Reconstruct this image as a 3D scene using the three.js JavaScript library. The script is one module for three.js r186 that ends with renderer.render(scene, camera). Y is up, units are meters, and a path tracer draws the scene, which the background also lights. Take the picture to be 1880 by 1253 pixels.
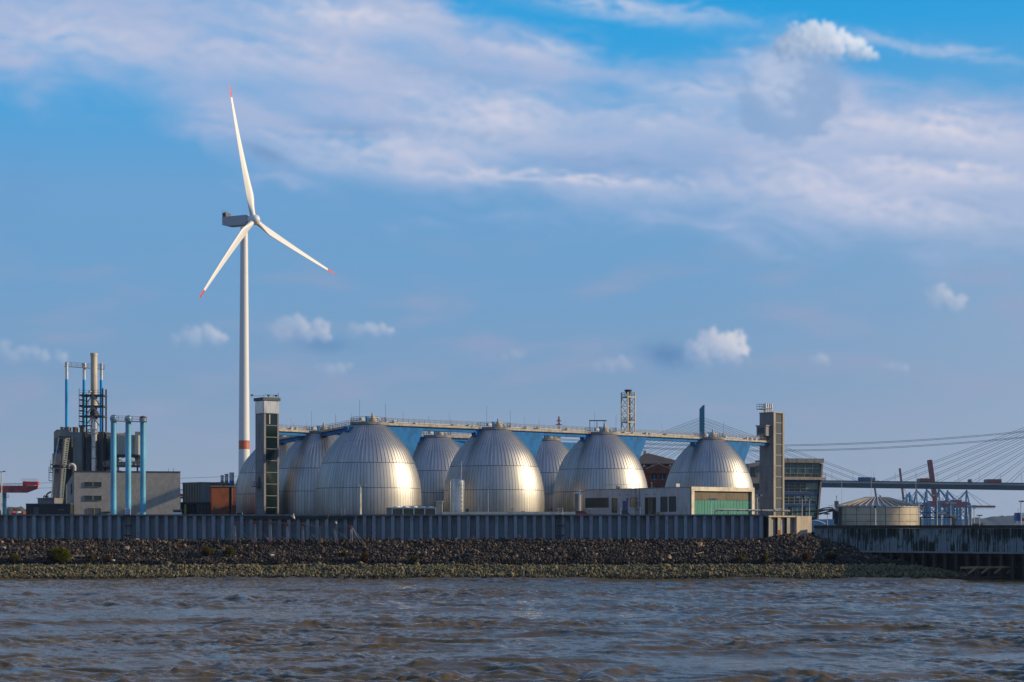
import * as THREE from 'three';
import { mergeGeometries, toCreasedNormals } from 'three/addons/utils/BufferGeometryUtils.js';
import { MarchingCubes } from 'three/addons/objects/MarchingCubes.js';
import { TextGeometry } from 'three/addons/geometries/TextGeometry.js';
import { FontLoader } from 'three/addons/loaders/FontLoader.js';
import { createNoise2D, createNoise3D } from 'simplex-noise';

// ---------------------------------------------------------------- seeded randomness
function rng(seed) { let a = seed >>> 0; return () => { a = (a + 0x6d2b79f5) | 0; let t = Math.imul(a ^ (a >>> 15), 1 | a); t = (t + Math.imul(t ^ (t >>> 7), 61 | t)) ^ t; return ((t ^ (t >>> 14)) >>> 0) / 4294967296; }; }
const rnd = rng(7), n2 = createNoise2D(rng(11)), n2b = createNoise2D(rng(23)), n3 = createNoise3D(rng(5));
const clamp = (x, a = 0, b = 1) => Math.min(b, Math.max(a, x)), lerp = (a, b, t) => a + (b - a) * t;
const smooth = (a, b, x) => { const t = clamp((x - a) / (b - a)); return t * t * (3 - 2 * t); };
const fbm = (x, y, o = 4, n = n2) => { let s = 0, a = 0.5, t = 0; for (let i = 0; i < o; i++) { s += a * n(x, y); t += a; x = x * 2.03 + 17.3; y = y * 2.03 - 9.1; a *= 0.5; } return s / t; };

// ---------------------------------------------------------------- camera: level, with the lens shifted up (focal length in photo pixels)
const F = 3200, HORIZON = 968, EYE = 10;
const scene = new THREE.Scene();
const camera = new THREE.PerspectiveCamera(2 * Math.atan(HORIZON / F) * 180 / Math.PI, 1880 / (2 * HORIZON), 1, 20000);
camera.position.set(0, EYE, 0);
camera.lookAt(0, EYE, -100);
camera.setViewOffset(1880, 2 * HORIZON, 0, 0, 1880, 1253);
const renderer = new THREE.WebGLRenderer({ antialias: true });
renderer.toneMapping = THREE.LinearToneMapping;
renderer.toneMappingExposure = 1;
renderer.shadowMap.enabled = true;

// ---------------------------------------------------------------- sun: low, from the right, a little behind the river wall
const SUN_AZ = 91 * Math.PI / 180, SUN_EL = 21 * Math.PI / 180;
const sunDir = new THREE.Vector3(Math.sin(SUN_AZ) * Math.cos(SUN_EL), Math.sin(SUN_EL), Math.cos(SUN_AZ) * Math.cos(SUN_EL));
const sun = new THREE.DirectionalLight(new THREE.Color().setRGB(1.0, 0.80, 0.53), 5);
sun.position.copy(sunDir).multiplyScalar(900).add(new THREE.Vector3(0, 10, -420));
sun.target.position.set(0, 10, -420);
sun.castShadow = true;
Object.assign(sun.shadow.camera, { left: -260, right: 260, top: 200, bottom: -120, near: 10, far: 1800 });
sun.shadow.mapSize.set(2048, 2048);
scene.add(sun, sun.target);
scene.fog = new THREE.FogExp2(new THREE.Color().setRGB(0.46, 0.68, 0.95), 0.000032);

// ---------------------------------------------------------------- sky: air and clouds, computed all round
const lin = (c) => (c <= 0.04045 ? c / 12.92 : ((c + 0.055) / 1.055) ** 2.4);
const rgb = (r, g, b) => [lin(r / 255), lin(g / 255), lin(b / 255)];
function skyTexture() {
  const W = 4096, H = 2048, data = new Float32Array(W * H * 4);
  const stops = [[968, rgb(156, 168, 186)], [850, rgb(144, 163, 188)], [700, rgb(126, 158, 193)], [500, rgb(110, 159, 203)], [350, rgb(107, 160, 208)], [170, rgb(74, 161, 218)], [30, rgb(30, 157, 221)], [-500, rgb(22, 130, 208)], [-2500, rgb(28, 100, 178)], [-20000, rgb(28, 92, 166)]];
  const base = (Y) => { for (let i = 1; i < stops.length; i++) if (Y > stops[i][0]) { const [y0, c0] = stops[i - 1], [y1, c1] = stops[i], t = clamp((y0 - Y) / (y0 - y1)); return [0, 1, 2].map((k) => lerp(c0[k], c1[k], t)); } return stops[stops.length - 1][1].slice(); };
  const line = (pts) => (x) => { if (x <= pts[0][0]) return pts[0][1]; for (let i = 1; i < pts.length; i++) if (x < pts[i][0]) return lerp(pts[i - 1][1], pts[i][1], (x - pts[i - 1][0]) / (pts[i][0] - pts[i - 1][0])); return pts[pts.length - 1][1]; };
  const low = line([[-400, 150], [0, 165], [250, 200], [430, 290], [600, 345], [900, 365], [1250, 410], [1500, 450], [1880, 470], [2400, 450]]);
  const high = line([[-400, -500], [600, -420], [760, -90], [850, 10], [1000, 55], [1130, 105], [1330, 85], [1500, 95], [1700, 130], [1880, 160], [2400, 260]]);
  const veilC = rgb(163, 182, 218), whiteC = rgb(208, 209, 226), greyC = rgb(104, 150, 200), dimC = rgb(88, 134, 180);
  // [x, y, half width, half height, strength, tilt]: bright wisps, then blue-grey streaks
  const wisps = [[640, 30, 210, 38, .85, .05], [560, 110, 260, 44, .45, .08], [900, 215, 200, 56, .8, .1], [1010, 330, 270, 12, .8, .04], [1740, 240, 210, 40, 1, .13], [1760, 320, 210, 34, .9, .06], [1660, 390, 260, 40, .6, .1], [140, 70, 260, 60, .4, .1], [720, 280, 220, 46, .6, .08], [980, 95, 170, 22, .5, .16], [1240, 225, 140, 34, .45, .06], [1180, 22, 230, 22, .6, .1], [1700, 88, 210, 15, .5, .16], [1290, 172, 130, 26, .45, .1], [1480, 330, 200, 50, .45, .1], [1160, 350, 220, 30, .3, .06], [1500, 250, 160, 40, .4, 0]];
  const greys = [[655, 236, 125, 20, .85, .03], [905, 248, 110, 9, .6, .03], [490, 283, 60, 20, .6, .35], [1120, 300, 170, 24, .6, .05], [1700, 284, 130, 9, .4, .06], [820, 135, 210, 18, .35, .12], [1330, 290, 120, 40, .3, .05], [1230, 655, 48, 22, .7, .1], [600, 632, 60, 16, .35, .05], [30, 350, 60, 120, .2, 0], [1640, 565, 90, 20, .2, .0]];
  const blob = ([cx, cy, rx, ry, s, tilt], X, Y, wx, wy) => { const dx = X - cx + wx, dy = Y - cy - dx * tilt + wy, q = (dx / rx) ** 2 + (dy / ry) ** 2; return q > 4 ? 0 : s * Math.exp(-q * 1.6); };
  // heaped clouds, each a cluster of puffs: [x, y, half width, half height, density, puffs, softness]
  const heaps = [[1312, 636, 56, 42, .95, 9, .45], [366, 620, 54, 26, .6, 7, .8], [548, 610, 70, 30, .55, 8, .8], [680, 606, 44, 20, .6, 6, .7], [1732, 553, 40, 30, .6, 6, .8], [1503, 662, 20, 18, .35, 4, .9], [1640, 674, 32, 16, .3, 5, .9], [1124, 672, 44, 20, .3, 5, .9], [612, 678, 50, 18, .3, 5, .9], [40, 652, 92, 28, .4, 8, .9], [930, 655, 40, 14, .22, 4, .9], [1515, 84, 118, 34, 1, 16, .45], [1690, 98, 60, 8, .3, 7, .9]].map(([x, y, rx, ry, s, n, soft], k) => {
    const r = rng(900 + k), puffs = [];
    for (let i = 0; i < n; i++) { const u = (i + .5) / n * 2 - 1 + (r() - .5) * .3, top = Math.sqrt(Math.max(0, 1 - u * u)); puffs.push([x + u * rx * .85, y + ry * .35 - top * ry * (.15 + .75 * r()), ry * (.38 + .4 * r()) * (.6 + .4 * top)]); }
    if (k === 11) puffs.splice(0, n, [1440, 84, 20], [1462, 66, 22], [1488, 60, 24], [1515, 66, 24], [1542, 76, 24], [1568, 86, 20], [1590, 95, 14], [1606, 102, 8], [1480, 84, 22], [1510, 88, 22], [1536, 92, 18], [1455, 88, 16]);
    return { x, y, rx, ry, s, soft, puffs };
  });
  for (let row = 0; row < H; row++) {
    const el = ((row + 0.5) / H - 0.5) * Math.PI;
    for (let col = 0; col < W; col++) {
      const i = (row * W + col) * 4, phi = ((col + 0.5) / W - 0.5) * 2 * Math.PI;
      if (el < -0.01) { data[i] = 0.12; data[i + 1] = 0.14; data[i + 2] = 0.17; data[i + 3] = 1; continue; }
      let az = phi + Math.PI / 2; if (az > Math.PI) az -= 2 * Math.PI;                       // 0 ahead, right positive
      const q = Math.abs(az) < 0.42 ? Math.tan(az) : Math.sign(az) * (Math.tan(0.42) + (Math.abs(az) - 0.42) * 1.2);
      const ca = Math.abs(az) < 0.42 ? Math.cos(az) : Math.cos(0.42);
      const X = 940 + F * q, Y = HORIZON - F * Math.tan(Math.min(el, 1.45)) / ca;
      const c = base(Y);
      const mixTo = (to, t) => { t = clamp(t); for (let k = 0; k < 3; k++) c[k] = lerp(c[k], to[k], t); };
      const far = smooth(1100, 2600, Math.abs(X - 940)), up = smooth(-300, -1200, Y);                 // outside the picture the same kinds of cloud go on without the placed ones
      if (up < 1 && far < 1) {
        const w0 = fbm(X / 300 + 50, Y / 150, 3), xs = X + 60 * w0, ys = Y - X * 0.11 + 34 * w0;
        const f1 = fbm(xs / 420 + 3, ys / 120, 5), f2 = fbm(xs / 190, ys / 30 + 9, 5, n2b), f3 = fbm(X / 46, Y / 24, 4);
        const here = (1 - far) * (1 - up);
        mixTo(rgb(164, 178, 200), here * 0.45 * smooth(1100, 2300, X) * smooth(-100, 500, Y));
        mixTo(rgb(152, 162, 194), here * 0.5 * smooth(-0.1, 0.75, fbm(X / 420 + 31, Y / 110, 4)) * smooth(400, 560, Y) * smooth(930, 760, Y));
        const wob = 64 * f1 + 20 * f2 + 8 * f3, veil = smooth(-50, 120, low(X) - Y + wob) * smooth(-20, 80, Y - high(X) + wob * .7);
        const thin = 1 - 0.5 * Math.exp(-(((X - 1180) / 210) ** 2) - (((Y - 185) / 85) ** 2)) - 0.3 * Math.exp(-(((X - 180) / 220) ** 2) - (((Y - 190) / 60) ** 2));
        mixTo(veilC, here * veil * thin * (0.86 + 0.45 * f1 + 0.2 * f2));
        let w = 0, g = 0;
        for (const b of wisps) w += blob(b, X, Y, 46 * f1 + 18 * f3, 18 * f2 + 6 * f3);
        for (const b of greys) g += blob(b, X, Y, 30 * f1, 9 * f2 + 5 * f3);
        mixTo(greyC, here * g * (0.85 + 0.6 * f2)); mixTo(dimC, here * 0.85 * (blob([1228, 652, 54, 26, 1, .1], X, Y, 14 * f3, 8 * f3) + .6 * blob([590, 634, 60, 14, 1, .05], X, Y, 14 * f3, 8 * f3) + .5 * blob([492, 284, 46, 14, 1, .35], X, Y, 14 * f3, 8 * f3)));
        mixTo(whiteC, here * w * (0.85 + 0.6 * f2 + 0.4 * f3));
        // the tall dome under the bright cap: a soft bright core inside blue-grey
        const dome = ((X - 1452) / 104) ** 2 + ((Y - 165) / 90) ** 2 + .35 * f3 + .5 * f1 + .5 * w0;
        mixTo(rgb(134, 166, 207), here * .8 * smooth(1.35, 0.65, dome)); mixTo(rgb(202, 211, 232), here * .6 * Math.exp(-(((X - 1440 + 50 * f1 + 34 * f3) / 50) ** 2) - ((Y - 140 + 40 * f2 + 20 * f3) / 58) ** 2));
        for (const h of heaps) {
          if (Math.abs(X - h.x) > h.rx * 2 || Math.abs(Y - h.y) > h.ry * 2.2) continue;
          const n1 = fbm(X / 26 + h.x, Y / 22, 5), n4 = fbm(X / 9, Y / 8 + h.x, 3);
          let clear = 1, lit = 0, sum = 1e-6;
          for (const [px, py, r] of h.puffs) { const dx = (X - px) / r, dy = (Y - py) / r, qq = dx * dx + dy * dy * (dy > 0 ? .55 : 1.1) + 1.25 * n1 + .6 * n4, aa = smooth(1.2 + h.soft * .3, 1.0 - h.soft * .75, qq); if (aa > 0) { clear *= 1 - aa * .85; const l = clamp(.55 + .42 * dx - .4 * dy); lit += aa * l; sum += aa; } }
          const a = (1 - clear) * h.s * smooth(h.y + h.ry * 1.25, h.y + h.ry * .2, Y + 8 * n1), sideways = smooth(-1, .5, (X - h.x) / h.rx);
          const shade = rgb(126, 158, 198), bright = h.y < 300 ? rgb(232, 236, 244) : rgb(212, 213, 222), t = clamp((lit / sum) * (.35 + .75 * sideways) + .2 * n4);
          mixTo([0, 1, 2].map((k) => lerp(shade[k], bright[k], t)), here * a);
        }
      }
      if (far > 0 || up > 0) {
        // direction-based noise, so that the sky outside joins up all round
        const dx = Math.cos(el) * Math.cos(phi), dz = Math.cos(el) * Math.sin(phi), k = 1 / (Math.sin(Math.max(el, 0)) + 0.22);
        let s = 0, a = 0.5, p = 1.1; for (let o = 0; o < 5; o++) { s += a * n3(dx * k * p + o * 7, dz * k * p * 1.7, o * 3.1); a *= 0.52; p *= 2.1; }
        const out = Math.max(far, up), cover = smooth(-0.6, 0.3, s) * smooth(0.02, 0.12, el);  // unseen cloud cover, set thick to grey the river reflection
        mixTo(veilC, out * cover * 0.88 * (1 - 0.6 * smooth(0.45, 1.2, el)));  // veil thinned overhead so the eggs reflect a darker sky
        mixTo(whiteC, out * smooth(0.15, 0.8, s) * 0.5 * (1 - 0.55 * smooth(0.45, 1.2, el)) * smooth(0.02, 0.12, el));
      }
      // brighter air toward the sun
      const cs = Math.cos(el) * Math.cos(phi) * sunDir.x + Math.sin(el) * sunDir.y + Math.cos(el) * Math.sin(phi) * sunDir.z;
      const glow = 0.42 * Math.exp((cs - 1) * 14) + 0.08 * Math.exp((cs - 1) * 3);
      data[i] = c[0] + glow * 1.0; data[i + 1] = c[1] + glow * 0.86; data[i + 2] = c[2] + glow * 0.66; data[i + 3] = 1;
    }
  }
  const t = new THREE.DataTexture(data, W, H, THREE.RGBAFormat, THREE.FloatType);
  t.mapping = THREE.EquirectangularReflectionMapping; t.magFilter = t.minFilter = THREE.LinearFilter; t.wrapS = THREE.RepeatWrapping; t.needsUpdate = true;
  return t;
}
scene.background = scene.environment = skyTexture();

// ---------------------------------------------------------------- textures (grain, stains, ripples; repeat in metres)
const lattice = new Float32Array(65536).map(() => rnd());
function vn(x, y, P) {                                             // value noise, period P
  const xi = Math.floor(x), yi = Math.floor(y), fx = x - xi, fy = y - yi, u = fx * fx * (3 - 2 * fx), v = fy * fy * (3 - 2 * fy), m = (k, p) => ((k % p) + p) % p;
  const px = Array.isArray(P) ? P[0] : P, py = Array.isArray(P) ? P[1] : P, h = (a, b) => lattice[(m(a, px) * 131 + m(b, py) * 977) & 65535];
  return lerp(lerp(h(xi, yi), h(xi + 1, yi), u), lerp(h(xi, yi + 1), h(xi + 1, yi + 1), u), v);
}
const vfbm = (u, v, px, py, o) => { let s = 0, a = 0.5, t = 0; for (let i = 0; i < o; i++) { s += a * vn(u * px, v * py, [px, py]); t += a; a *= 0.55; px *= 2; py *= 2; } return s / t; };
function tex(w, h, fn, metresX, metresY, srgb) {
  const d = new Uint8Array(w * h * 4);
  for (let y = 0; y < h; y++) for (let x = 0; x < w; x++) { const c = fn(x / w, y / h), i = (y * w + x) * 4; for (let k = 0; k < 3; k++) d[i + k] = clamp(Math.round((Array.isArray(c) ? c[k] : c) * 255), 0, 255); d[i + 3] = 255; }
  const t = new THREE.DataTexture(d, w, h); t.wrapS = t.wrapT = THREE.RepeatWrapping; t.magFilter = t.minFilter = THREE.LinearFilter; t.repeat.set(1 / metresX, 1 / metresY); if (srgb) t.colorSpace = THREE.SRGBColorSpace; t.needsUpdate = true; return t;
}
const grime = tex(512, 512, (u, v) => 0.86 + 0.14 * smooth(0.25, 0.62, vfbm(u, v, 8, 8, 6)), 9, 9, true);
const streaks = tex(512, 512, (u, v) => 0.84 + 0.16 * smooth(0.28, 0.6, 0.6 * vfbm(u, v, 48, 3, 4) + 0.4 * vfbm(u, v, 6, 4, 5)), 12, 12, true)
const sheetTex = tex(512, 512, (u, v) => 0.93 + 0.07 * smooth(0.3, 0.6, 0.5 * vfbm(u, v, 64, 3, 4) + 0.5 * vfbm(u, v, 8, 5, 5)), 15.08, 15, true);;
const roughTex = tex(256, 256, (u, v) => 0.85 + 0.25 * vfbm(u, v, 24, 4, 5), 7.54, 9);
const stained = tex(1024, 512, (u, v) => {
  const grain = vfbm(u, v, 64, 32, 4), run = 0.65 * vfbm(u, v, 150, 3, 4) + 0.35 * vfbm(u, v, 14, 3, 4), patch = vfbm(u, v, 9, 3, 4);
  const dark = smooth(0.5, 0.66, run * 0.62 + patch * 0.42 + 0.05 * grain), green = smooth(0.5, 0.7, vfbm(u, v, 20, 6, 4));
  const b = 0.55 + 0.14 * (grain - .5) + 0.12 * (patch - 0.5);
  return [lerp(b * .93, .13, dark), lerp(b, .145 + .02 * green, dark), lerp(b * 1.02, .13, dark)];
}, 26, 9, true);
const hatch = tex(256, 256, (u, v) => { const k = ((u * 12 + v * 12) % 1 + 1) % 1, g = vfbm(u, v, 16, 16, 4); return (0.8 + 0.2 * g) * (k < 0.08 ? 0.8 : 1); }, 9, 9, true);
const rust = tex(512, 512, (u, v) => { const r = 0.6 * smooth(0.60, 0.72, 0.5 * vfbm(u, v, 20, 2, 4) + 0.5 * vfbm(u, v, 6, 5, 5)), g = 0.9 + 0.12 * vfbm(u, v, 24, 6, 4); return [lerp(g * .95, .42, r * .7), lerp(g * .97, .33, r * .7), lerp(g, .28, r * .7)]; }, 15, 8, true);
const ripple = tex(1024, 1024, (u, v) => 0.6 * vfbm(u, v, 18, 36, 3) + 0.4 * Math.abs(2 * vfbm(v, u, 60, 34, 3) - 1), 8, 8);
const fineRelief = tex(256, 256, (u, v) => vfbm(u, v, 20, 20, 5), 3, 3);

// ---------------------------------------------------------------- materials
const K = 0.78;
const std = (r, g, b, rough = 0.8, o = {}) => new THREE.MeshStandardMaterial({ color: new THREE.Color().setRGB(r * K, g * K, b * K), roughness: rough, metalness: 0, map: grime, side: THREE.DoubleSide, ...o });
const M = {
  egg: std(0.50, 0.487, 0.46, 0.5, { metalness: 1, vertexColors: true, map: sheetTex, roughnessMap: roughTex }),
  eggIn: std(0.05, 0.05, 0.05, 0.9),
  seam: std(0.66, 0.64, 0.6, 0.45, { metalness: 1, map: null }),
  steel: std(0.30, 0.30, 0.29, 0.55, { metalness: 0.6 }),
  silver: std(0.68, 0.67, 0.64, 0.3, { metalness: 1, map: streaks }),
  darkSteel: std(0.055, 0.06, 0.065, 0.6),
  black: std(0.015, 0.016, 0.018, 0.6),
  nacelle: std(0.42, 0.44, 0.46, 0.5, { map: null }),  // turbine white greyed down: shade of the near side is in the colour
  white: std(0.76, 0.76, 0.74, 0.45, { map: null }),
  offWhite: std(0.62, 0.60, 0.55, 0.6),
  concrete: std(0.56, 0.47, 0.34, 0.9, { map: streaks, bumpMap: fineRelief, bumpScale: 0.01 }),
  concreteGrey: std(0.27, 0.26, 0.25, 0.9, { map: streaks }),
  stained: std(0.95, 1.0, 1.02, 0.95, { map: stained }),
  blue: std(0.001, 0.17, 0.46, 0.85),
  pylonBlue: std(0.001, 0.20, 0.32, 0.8),
  beige: std(0.66, 0.57, 0.42, 0.6, { map: streaks }),
  cream: std(0.85, 0.74, 0.52, 0.5),
  railGreen: std(0.42, 0.56, 0.50, 0.5),
  skyBlue: std(0.001, 0.38, 0.82, 0.6, { map: streaks }),
  pipeBlue: new THREE.MeshPhysicalMaterial({ color: new THREE.Color().setRGB(0.07, 0.36, 0.55), roughness: 0.5, clearcoat: 0.7, clearcoatRoughness: 0.38, map: streaks }),
  craneBlue: std(0.03, 0.22, 0.40, 0.55),  // lightened blue: distance haze is put into the crane paint
  craneRed: std(0.36, 0.06, 0.06, 0.55),  // muted red: haze of the far cranes is mixed in
  red: std(0.6, 0.03, 0.03, 0.5),
  orange: std(0.62, 0.15, 0.07, 0.5),
  panelGrey: std(0.22, 0.215, 0.22, 0.6, { map: streaks }),
  panelWarm: std(0.30, 0.275, 0.23, 0.6, { map: streaks }),
  joint: std(0.03, 0.03, 0.03, 0.9),
  gasGreen: std(0.008, 0.02, 0.018, 0.08, { map: null }),
  glass: std(0.02, 0.03, 0.035, 0.06, { map: null }),
  greyGlass: std(0.10, 0.10, 0.085, 0.12, { map: null }),
  wall: std(0.27, 0.31, 0.34, 0.6, { map: rust }),
  wallLit: std(0.36, 0.32, 0.26, 0.7, { map: rust }),  // lighter, warmer copy of wall: sunlight is put into the colour
  rustRed: std(0.22, 0.045, 0.02, 0.9),
  cap: std(0.15, 0.17, 0.19, 0.6),
  brick: std(0.22, 0.07, 0.042, 0.95),
  redBrown: std(0.30, 0.085, 0.035, 0.9),
  slate: std(0.055, 0.05, 0.05, 0.85),
  hatch: std(0.48, 0.45, 0.405, 0.85, { map: hatch }),
  greenGrey: std(0.20, 0.24, 0.235, 0.7, { map: streaks }),
  darkBlock: std(0.10, 0.11, 0.12, 0.75, { map: streaks }),
  paleGreen: std(0.33, 0.37, 0.33, 0.65, { map: streaks }),
  brown: std(0.16, 0.125, 0.07, 0.8),
  mint: std(0.045, 0.31, 0.22, 0.4, { map: streaks }),
  tan: std(0.17, 0.125, 0.07, 0.7),
  wood: std(0.30, 0.2, 0.1, 0.9),
  darkWood: std(0.05, 0.042, 0.035, 0.95),
  officeBlue: std(0.004, 0.08, 0.26, 0.5),
  curtain: std(0.26, 0.40, 0.27, 0.9),
  tank: std(0.50, 0.43, 0.32, 0.42, { metalness: 0.2 }),
  tankRoof: std(0.33, 0.34, 0.34, 0.5, { metalness: 0.5 }),
  ground: std(0.10, 0.10, 0.085, 0.95),
  soil: std(0.015, 0.013, 0.011, 1),
  rockDark: std(0.058, 0.047, 0.038, 0.95, { map: null }),
  rockTan: std(0.15, 0.13, 0.068, 0.95, { map: null }),
  water: new THREE.MeshPhysicalMaterial({ color: new THREE.Color().setRGB(0.09, 0.066, 0.03), roughness: 0.1, ior: 1.333, specularIntensity: 0.85, bumpMap: ripple, bumpScale: 0.045, side: THREE.DoubleSide }),
  leaf: new THREE.MeshPhysicalMaterial({ color: new THREE.Color().setRGB(0.5, 0.56, 0.04), roughness: 1, transmission: 0.4, thickness: 0, side: THREE.DoubleSide }),
  leafOlive: new THREE.MeshPhysicalMaterial({ color: new THREE.Color().setRGB(0.46, 0.44, 0.07), roughness: 1, transmission: 0.4, thickness: 0, side: THREE.DoubleSide }),
  leafDry: new THREE.MeshPhysicalMaterial({ color: new THREE.Color().setRGB(0.40, 0.22, 0.1), roughness: 1, transmission: 0.35, thickness: 0, side: THREE.DoubleSide }),
  twig: std(0.09, 0.06, 0.03, 0.95, { map: null }),
  cable: std(0.07, 0.09, 0.11, 0.7, { map: null }),
  deck: std(0.05, 0.085, 0.11, 0.7),
  hill: std(0.012, 0.035, 0.05, 1),  // blue of distance haze is mixed into the wooded ridge colour
  lampHead: std(0.55, 0.54, 0.5, 0.5),
  shopGlass: std(0.05, 0.062, 0.06, 0.15, { map: null }), coral: std(0.75, 0.12, 0.1, 0.7, { map: null }),
  shopA: std(.54, .52, .50, .7, { map: streaks }), shopB: std(.56, .535, .51, .7, { map: streaks }), shopC: std(.52, .505, .49, .7, { map: streaks }),
  tent: std(0.16, 0.36, 0.55, 0.5),
};

// ---------------------------------------------------------------- helpers
const X = (px, D) => (px - 940) * D / F, Y = (py, D) => EYE + (HORIZON - py) * D / F;
const V = (x, y, z) => new THREE.Vector3(x, y, z);
const GROUND = 9;
const taken = new Map();
function numbered(name) { const k = taken.get(name) ?? 0; taken.set(name, k + 1); return k ? name + '_' + String(k).padStart(3, '0') : name; }
function describe(o, label, category, group, kind) { o.userData.label = label; o.userData.category = category; if (group) o.userData.group = group; if (kind) o.userData.kind = kind; return o; }
// a thing whose base stands at photo column px, D metres away; rotation is a turn about the vertical
function thing(name, label, category, px, D, { y = GROUND, turn = 0, group } = {}) {
  const g = new THREE.Group(); g.name = numbered(name); scene.add(g);
  g.position.set(X(px, D), y, -D); g.rotation.y = turn; describe(g, label, category, group);
  g.at = { px, D, s: D / F, y, c: Math.cos(turn) };
  return g;
}
const lx = (g, px) => (px - g.at.px) * g.at.s / g.at.c, ly = (g, py) => EYE + (HORIZON - py) * g.at.s - g.at.y;
function metres(geo) {                                            // uv in metres, by the way each face points
  const p = geo.attributes.position, n = geo.attributes.normal, uv = new Float32Array(p.count * 2);
  for (let i = 0; i < p.count; i++) {
    const ax = Math.abs(n.getX(i)), ay = Math.abs(n.getY(i)), az = Math.abs(n.getZ(i));
    if (ay > ax && ay > az) { uv[2 * i] = p.getX(i); uv[2 * i + 1] = p.getZ(i); } else { uv[2 * i] = ax > az ? p.getZ(i) : p.getX(i); uv[2 * i + 1] = p.getY(i); }
  }
  geo.setAttribute('uv', new THREE.BufferAttribute(uv, 2)); return geo;
}
function indexed(g) { if (!g.index) { const a = new Uint32Array(g.attributes.position.count).map((_, i) => i); g.setIndex(new THREE.BufferAttribute(a, 1)); } for (const k of Object.keys(g.attributes)) if (!(['position', 'normal', 'uv'].includes(k) || (g.keepUv && k === 'color'))) g.deleteAttribute(k); return g; }
function part(parent, name, geo, mat, label) {
  const list = (Array.isArray(geo) ? geo : [geo]).flat(Infinity).map(indexed), g = list.length > 1 ? mergeGeometries(list) : list[0];
  if (!g.keepUv) metres(g);
  const m = new THREE.Mesh(g, mat); m.name = name; m.castShadow = m.receiveShadow = true; if (label) m.userData.label = label; parent.add(m); return m;
}
const box = (x0, x1, y0, y1, z0, z1) => new THREE.BoxGeometry(Math.abs(x1 - x0), Math.abs(y1 - y0), Math.abs(z1 - z0)).translate((x0 + x1) / 2, (y0 + y1) / 2, (z0 + z1) / 2);
const cyl = (r0, r1, y0, y1, x = 0, z = 0, seg = 16, open = false) => new THREE.CylinderGeometry(r1, r0, y1 - y0, seg, 1, open).translate(x, (y0 + y1) / 2, z);
function between(geo, p, q) { const d = q.clone().sub(p), m = new THREE.Matrix4().compose(p.clone().add(q).multiplyScalar(0.5), new THREE.Quaternion().setFromUnitVectors(V(0, 1, 0), d.clone().normalize()), V(1, 1, 1)); return geo.applyMatrix4(m); }
const bar = (p, q, w, d = w) => between(new THREE.BoxGeometry(w, p.distanceTo(q), d), p, q);
const rod = (p, q, r, seg = 6) => between(new THREE.CylinderGeometry(r, r, p.distanceTo(q), seg), p, q);
const tube = (pts, r, seg = 24, rad = 8) => new THREE.TubeGeometry(new THREE.CatmullRomCurve3(pts), seg, r, rad);
function prism(pts, z0, z1) { const s = new THREE.Shape(pts.map(([x, y]) => new THREE.Vector2(x, y))); return new THREE.ExtrudeGeometry(s, { depth: z1 - z0, bevelEnabled: false }).translate(0, 0, z0); }
const lathe = (pts, seg = 48) => new THREE.LatheGeometry(pts.map(([r, y]) => new THREE.Vector2(r, y)), seg);
// posts and rails along a line of points
function railing(pts, height = 1.1, step = 1.6, r = 0.04, rails = 2) {
  const out = [];
  for (let i = 1; i < pts.length; i++) {
    const a = pts[i - 1], b = pts[i], n = Math.max(1, Math.round(a.distanceTo(b) / step));
    for (let k = 0; k <= n; k++) { const p = a.clone().lerp(b, k / n); out.push(rod(p, p.clone().setY(p.y + height), r, 4)); }
    for (let k = 1; k <= rails; k++) out.push(rod(a.clone().setY(a.y + height * k / rails), b.clone().setY(b.y + height * k / rails), r * 0.9, 4));
  }
  return out;
}
const ringPts = (r, y, n, a0 = 0, a1 = Math.PI * 2) => Array.from({ length: n + 1 }, (_, i) => { const a = lerp(a0, a1, i / n); return V(r * Math.cos(a), y, r * Math.sin(a)); });

// ================================================================ THE SETTING
const structure = (o, name) => { o.name = name; o.userData.kind = 'structure'; o.receiveShadow = o.castShadow = true; scene.add(o); return o; };
const WALL_D = 355, WALL_TOP = Y(945, WALL_D), WALL_BASE = Y(992, WALL_D) - 0.6;
const quayD = (px) => lerp(361, 335, (px - 1495) / 385);            // the concrete quay wall comes nearer toward the right
{ // ground of the works, from the river walls to the horizon
  const pts = [[-7000, 356], [X(1410, 355), 356], [X(1462, 362), 364], [X(1495, 361), 363], [X(1880, 335), 337], [X(2300, quayD(2300)), quayD(2300) + 2], [900, 250], [7000, 250], [7000, 12000], [-7000, 12000]];
  const g = new THREE.ShapeGeometry(new THREE.Shape(pts.map(([x, d]) => new THREE.Vector2(x, d)))).rotateX(-Math.PI / 2).translate(0, GROUND, 0);
  structure(new THREE.Mesh(metres(g), M.ground), 'ground');
}
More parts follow.
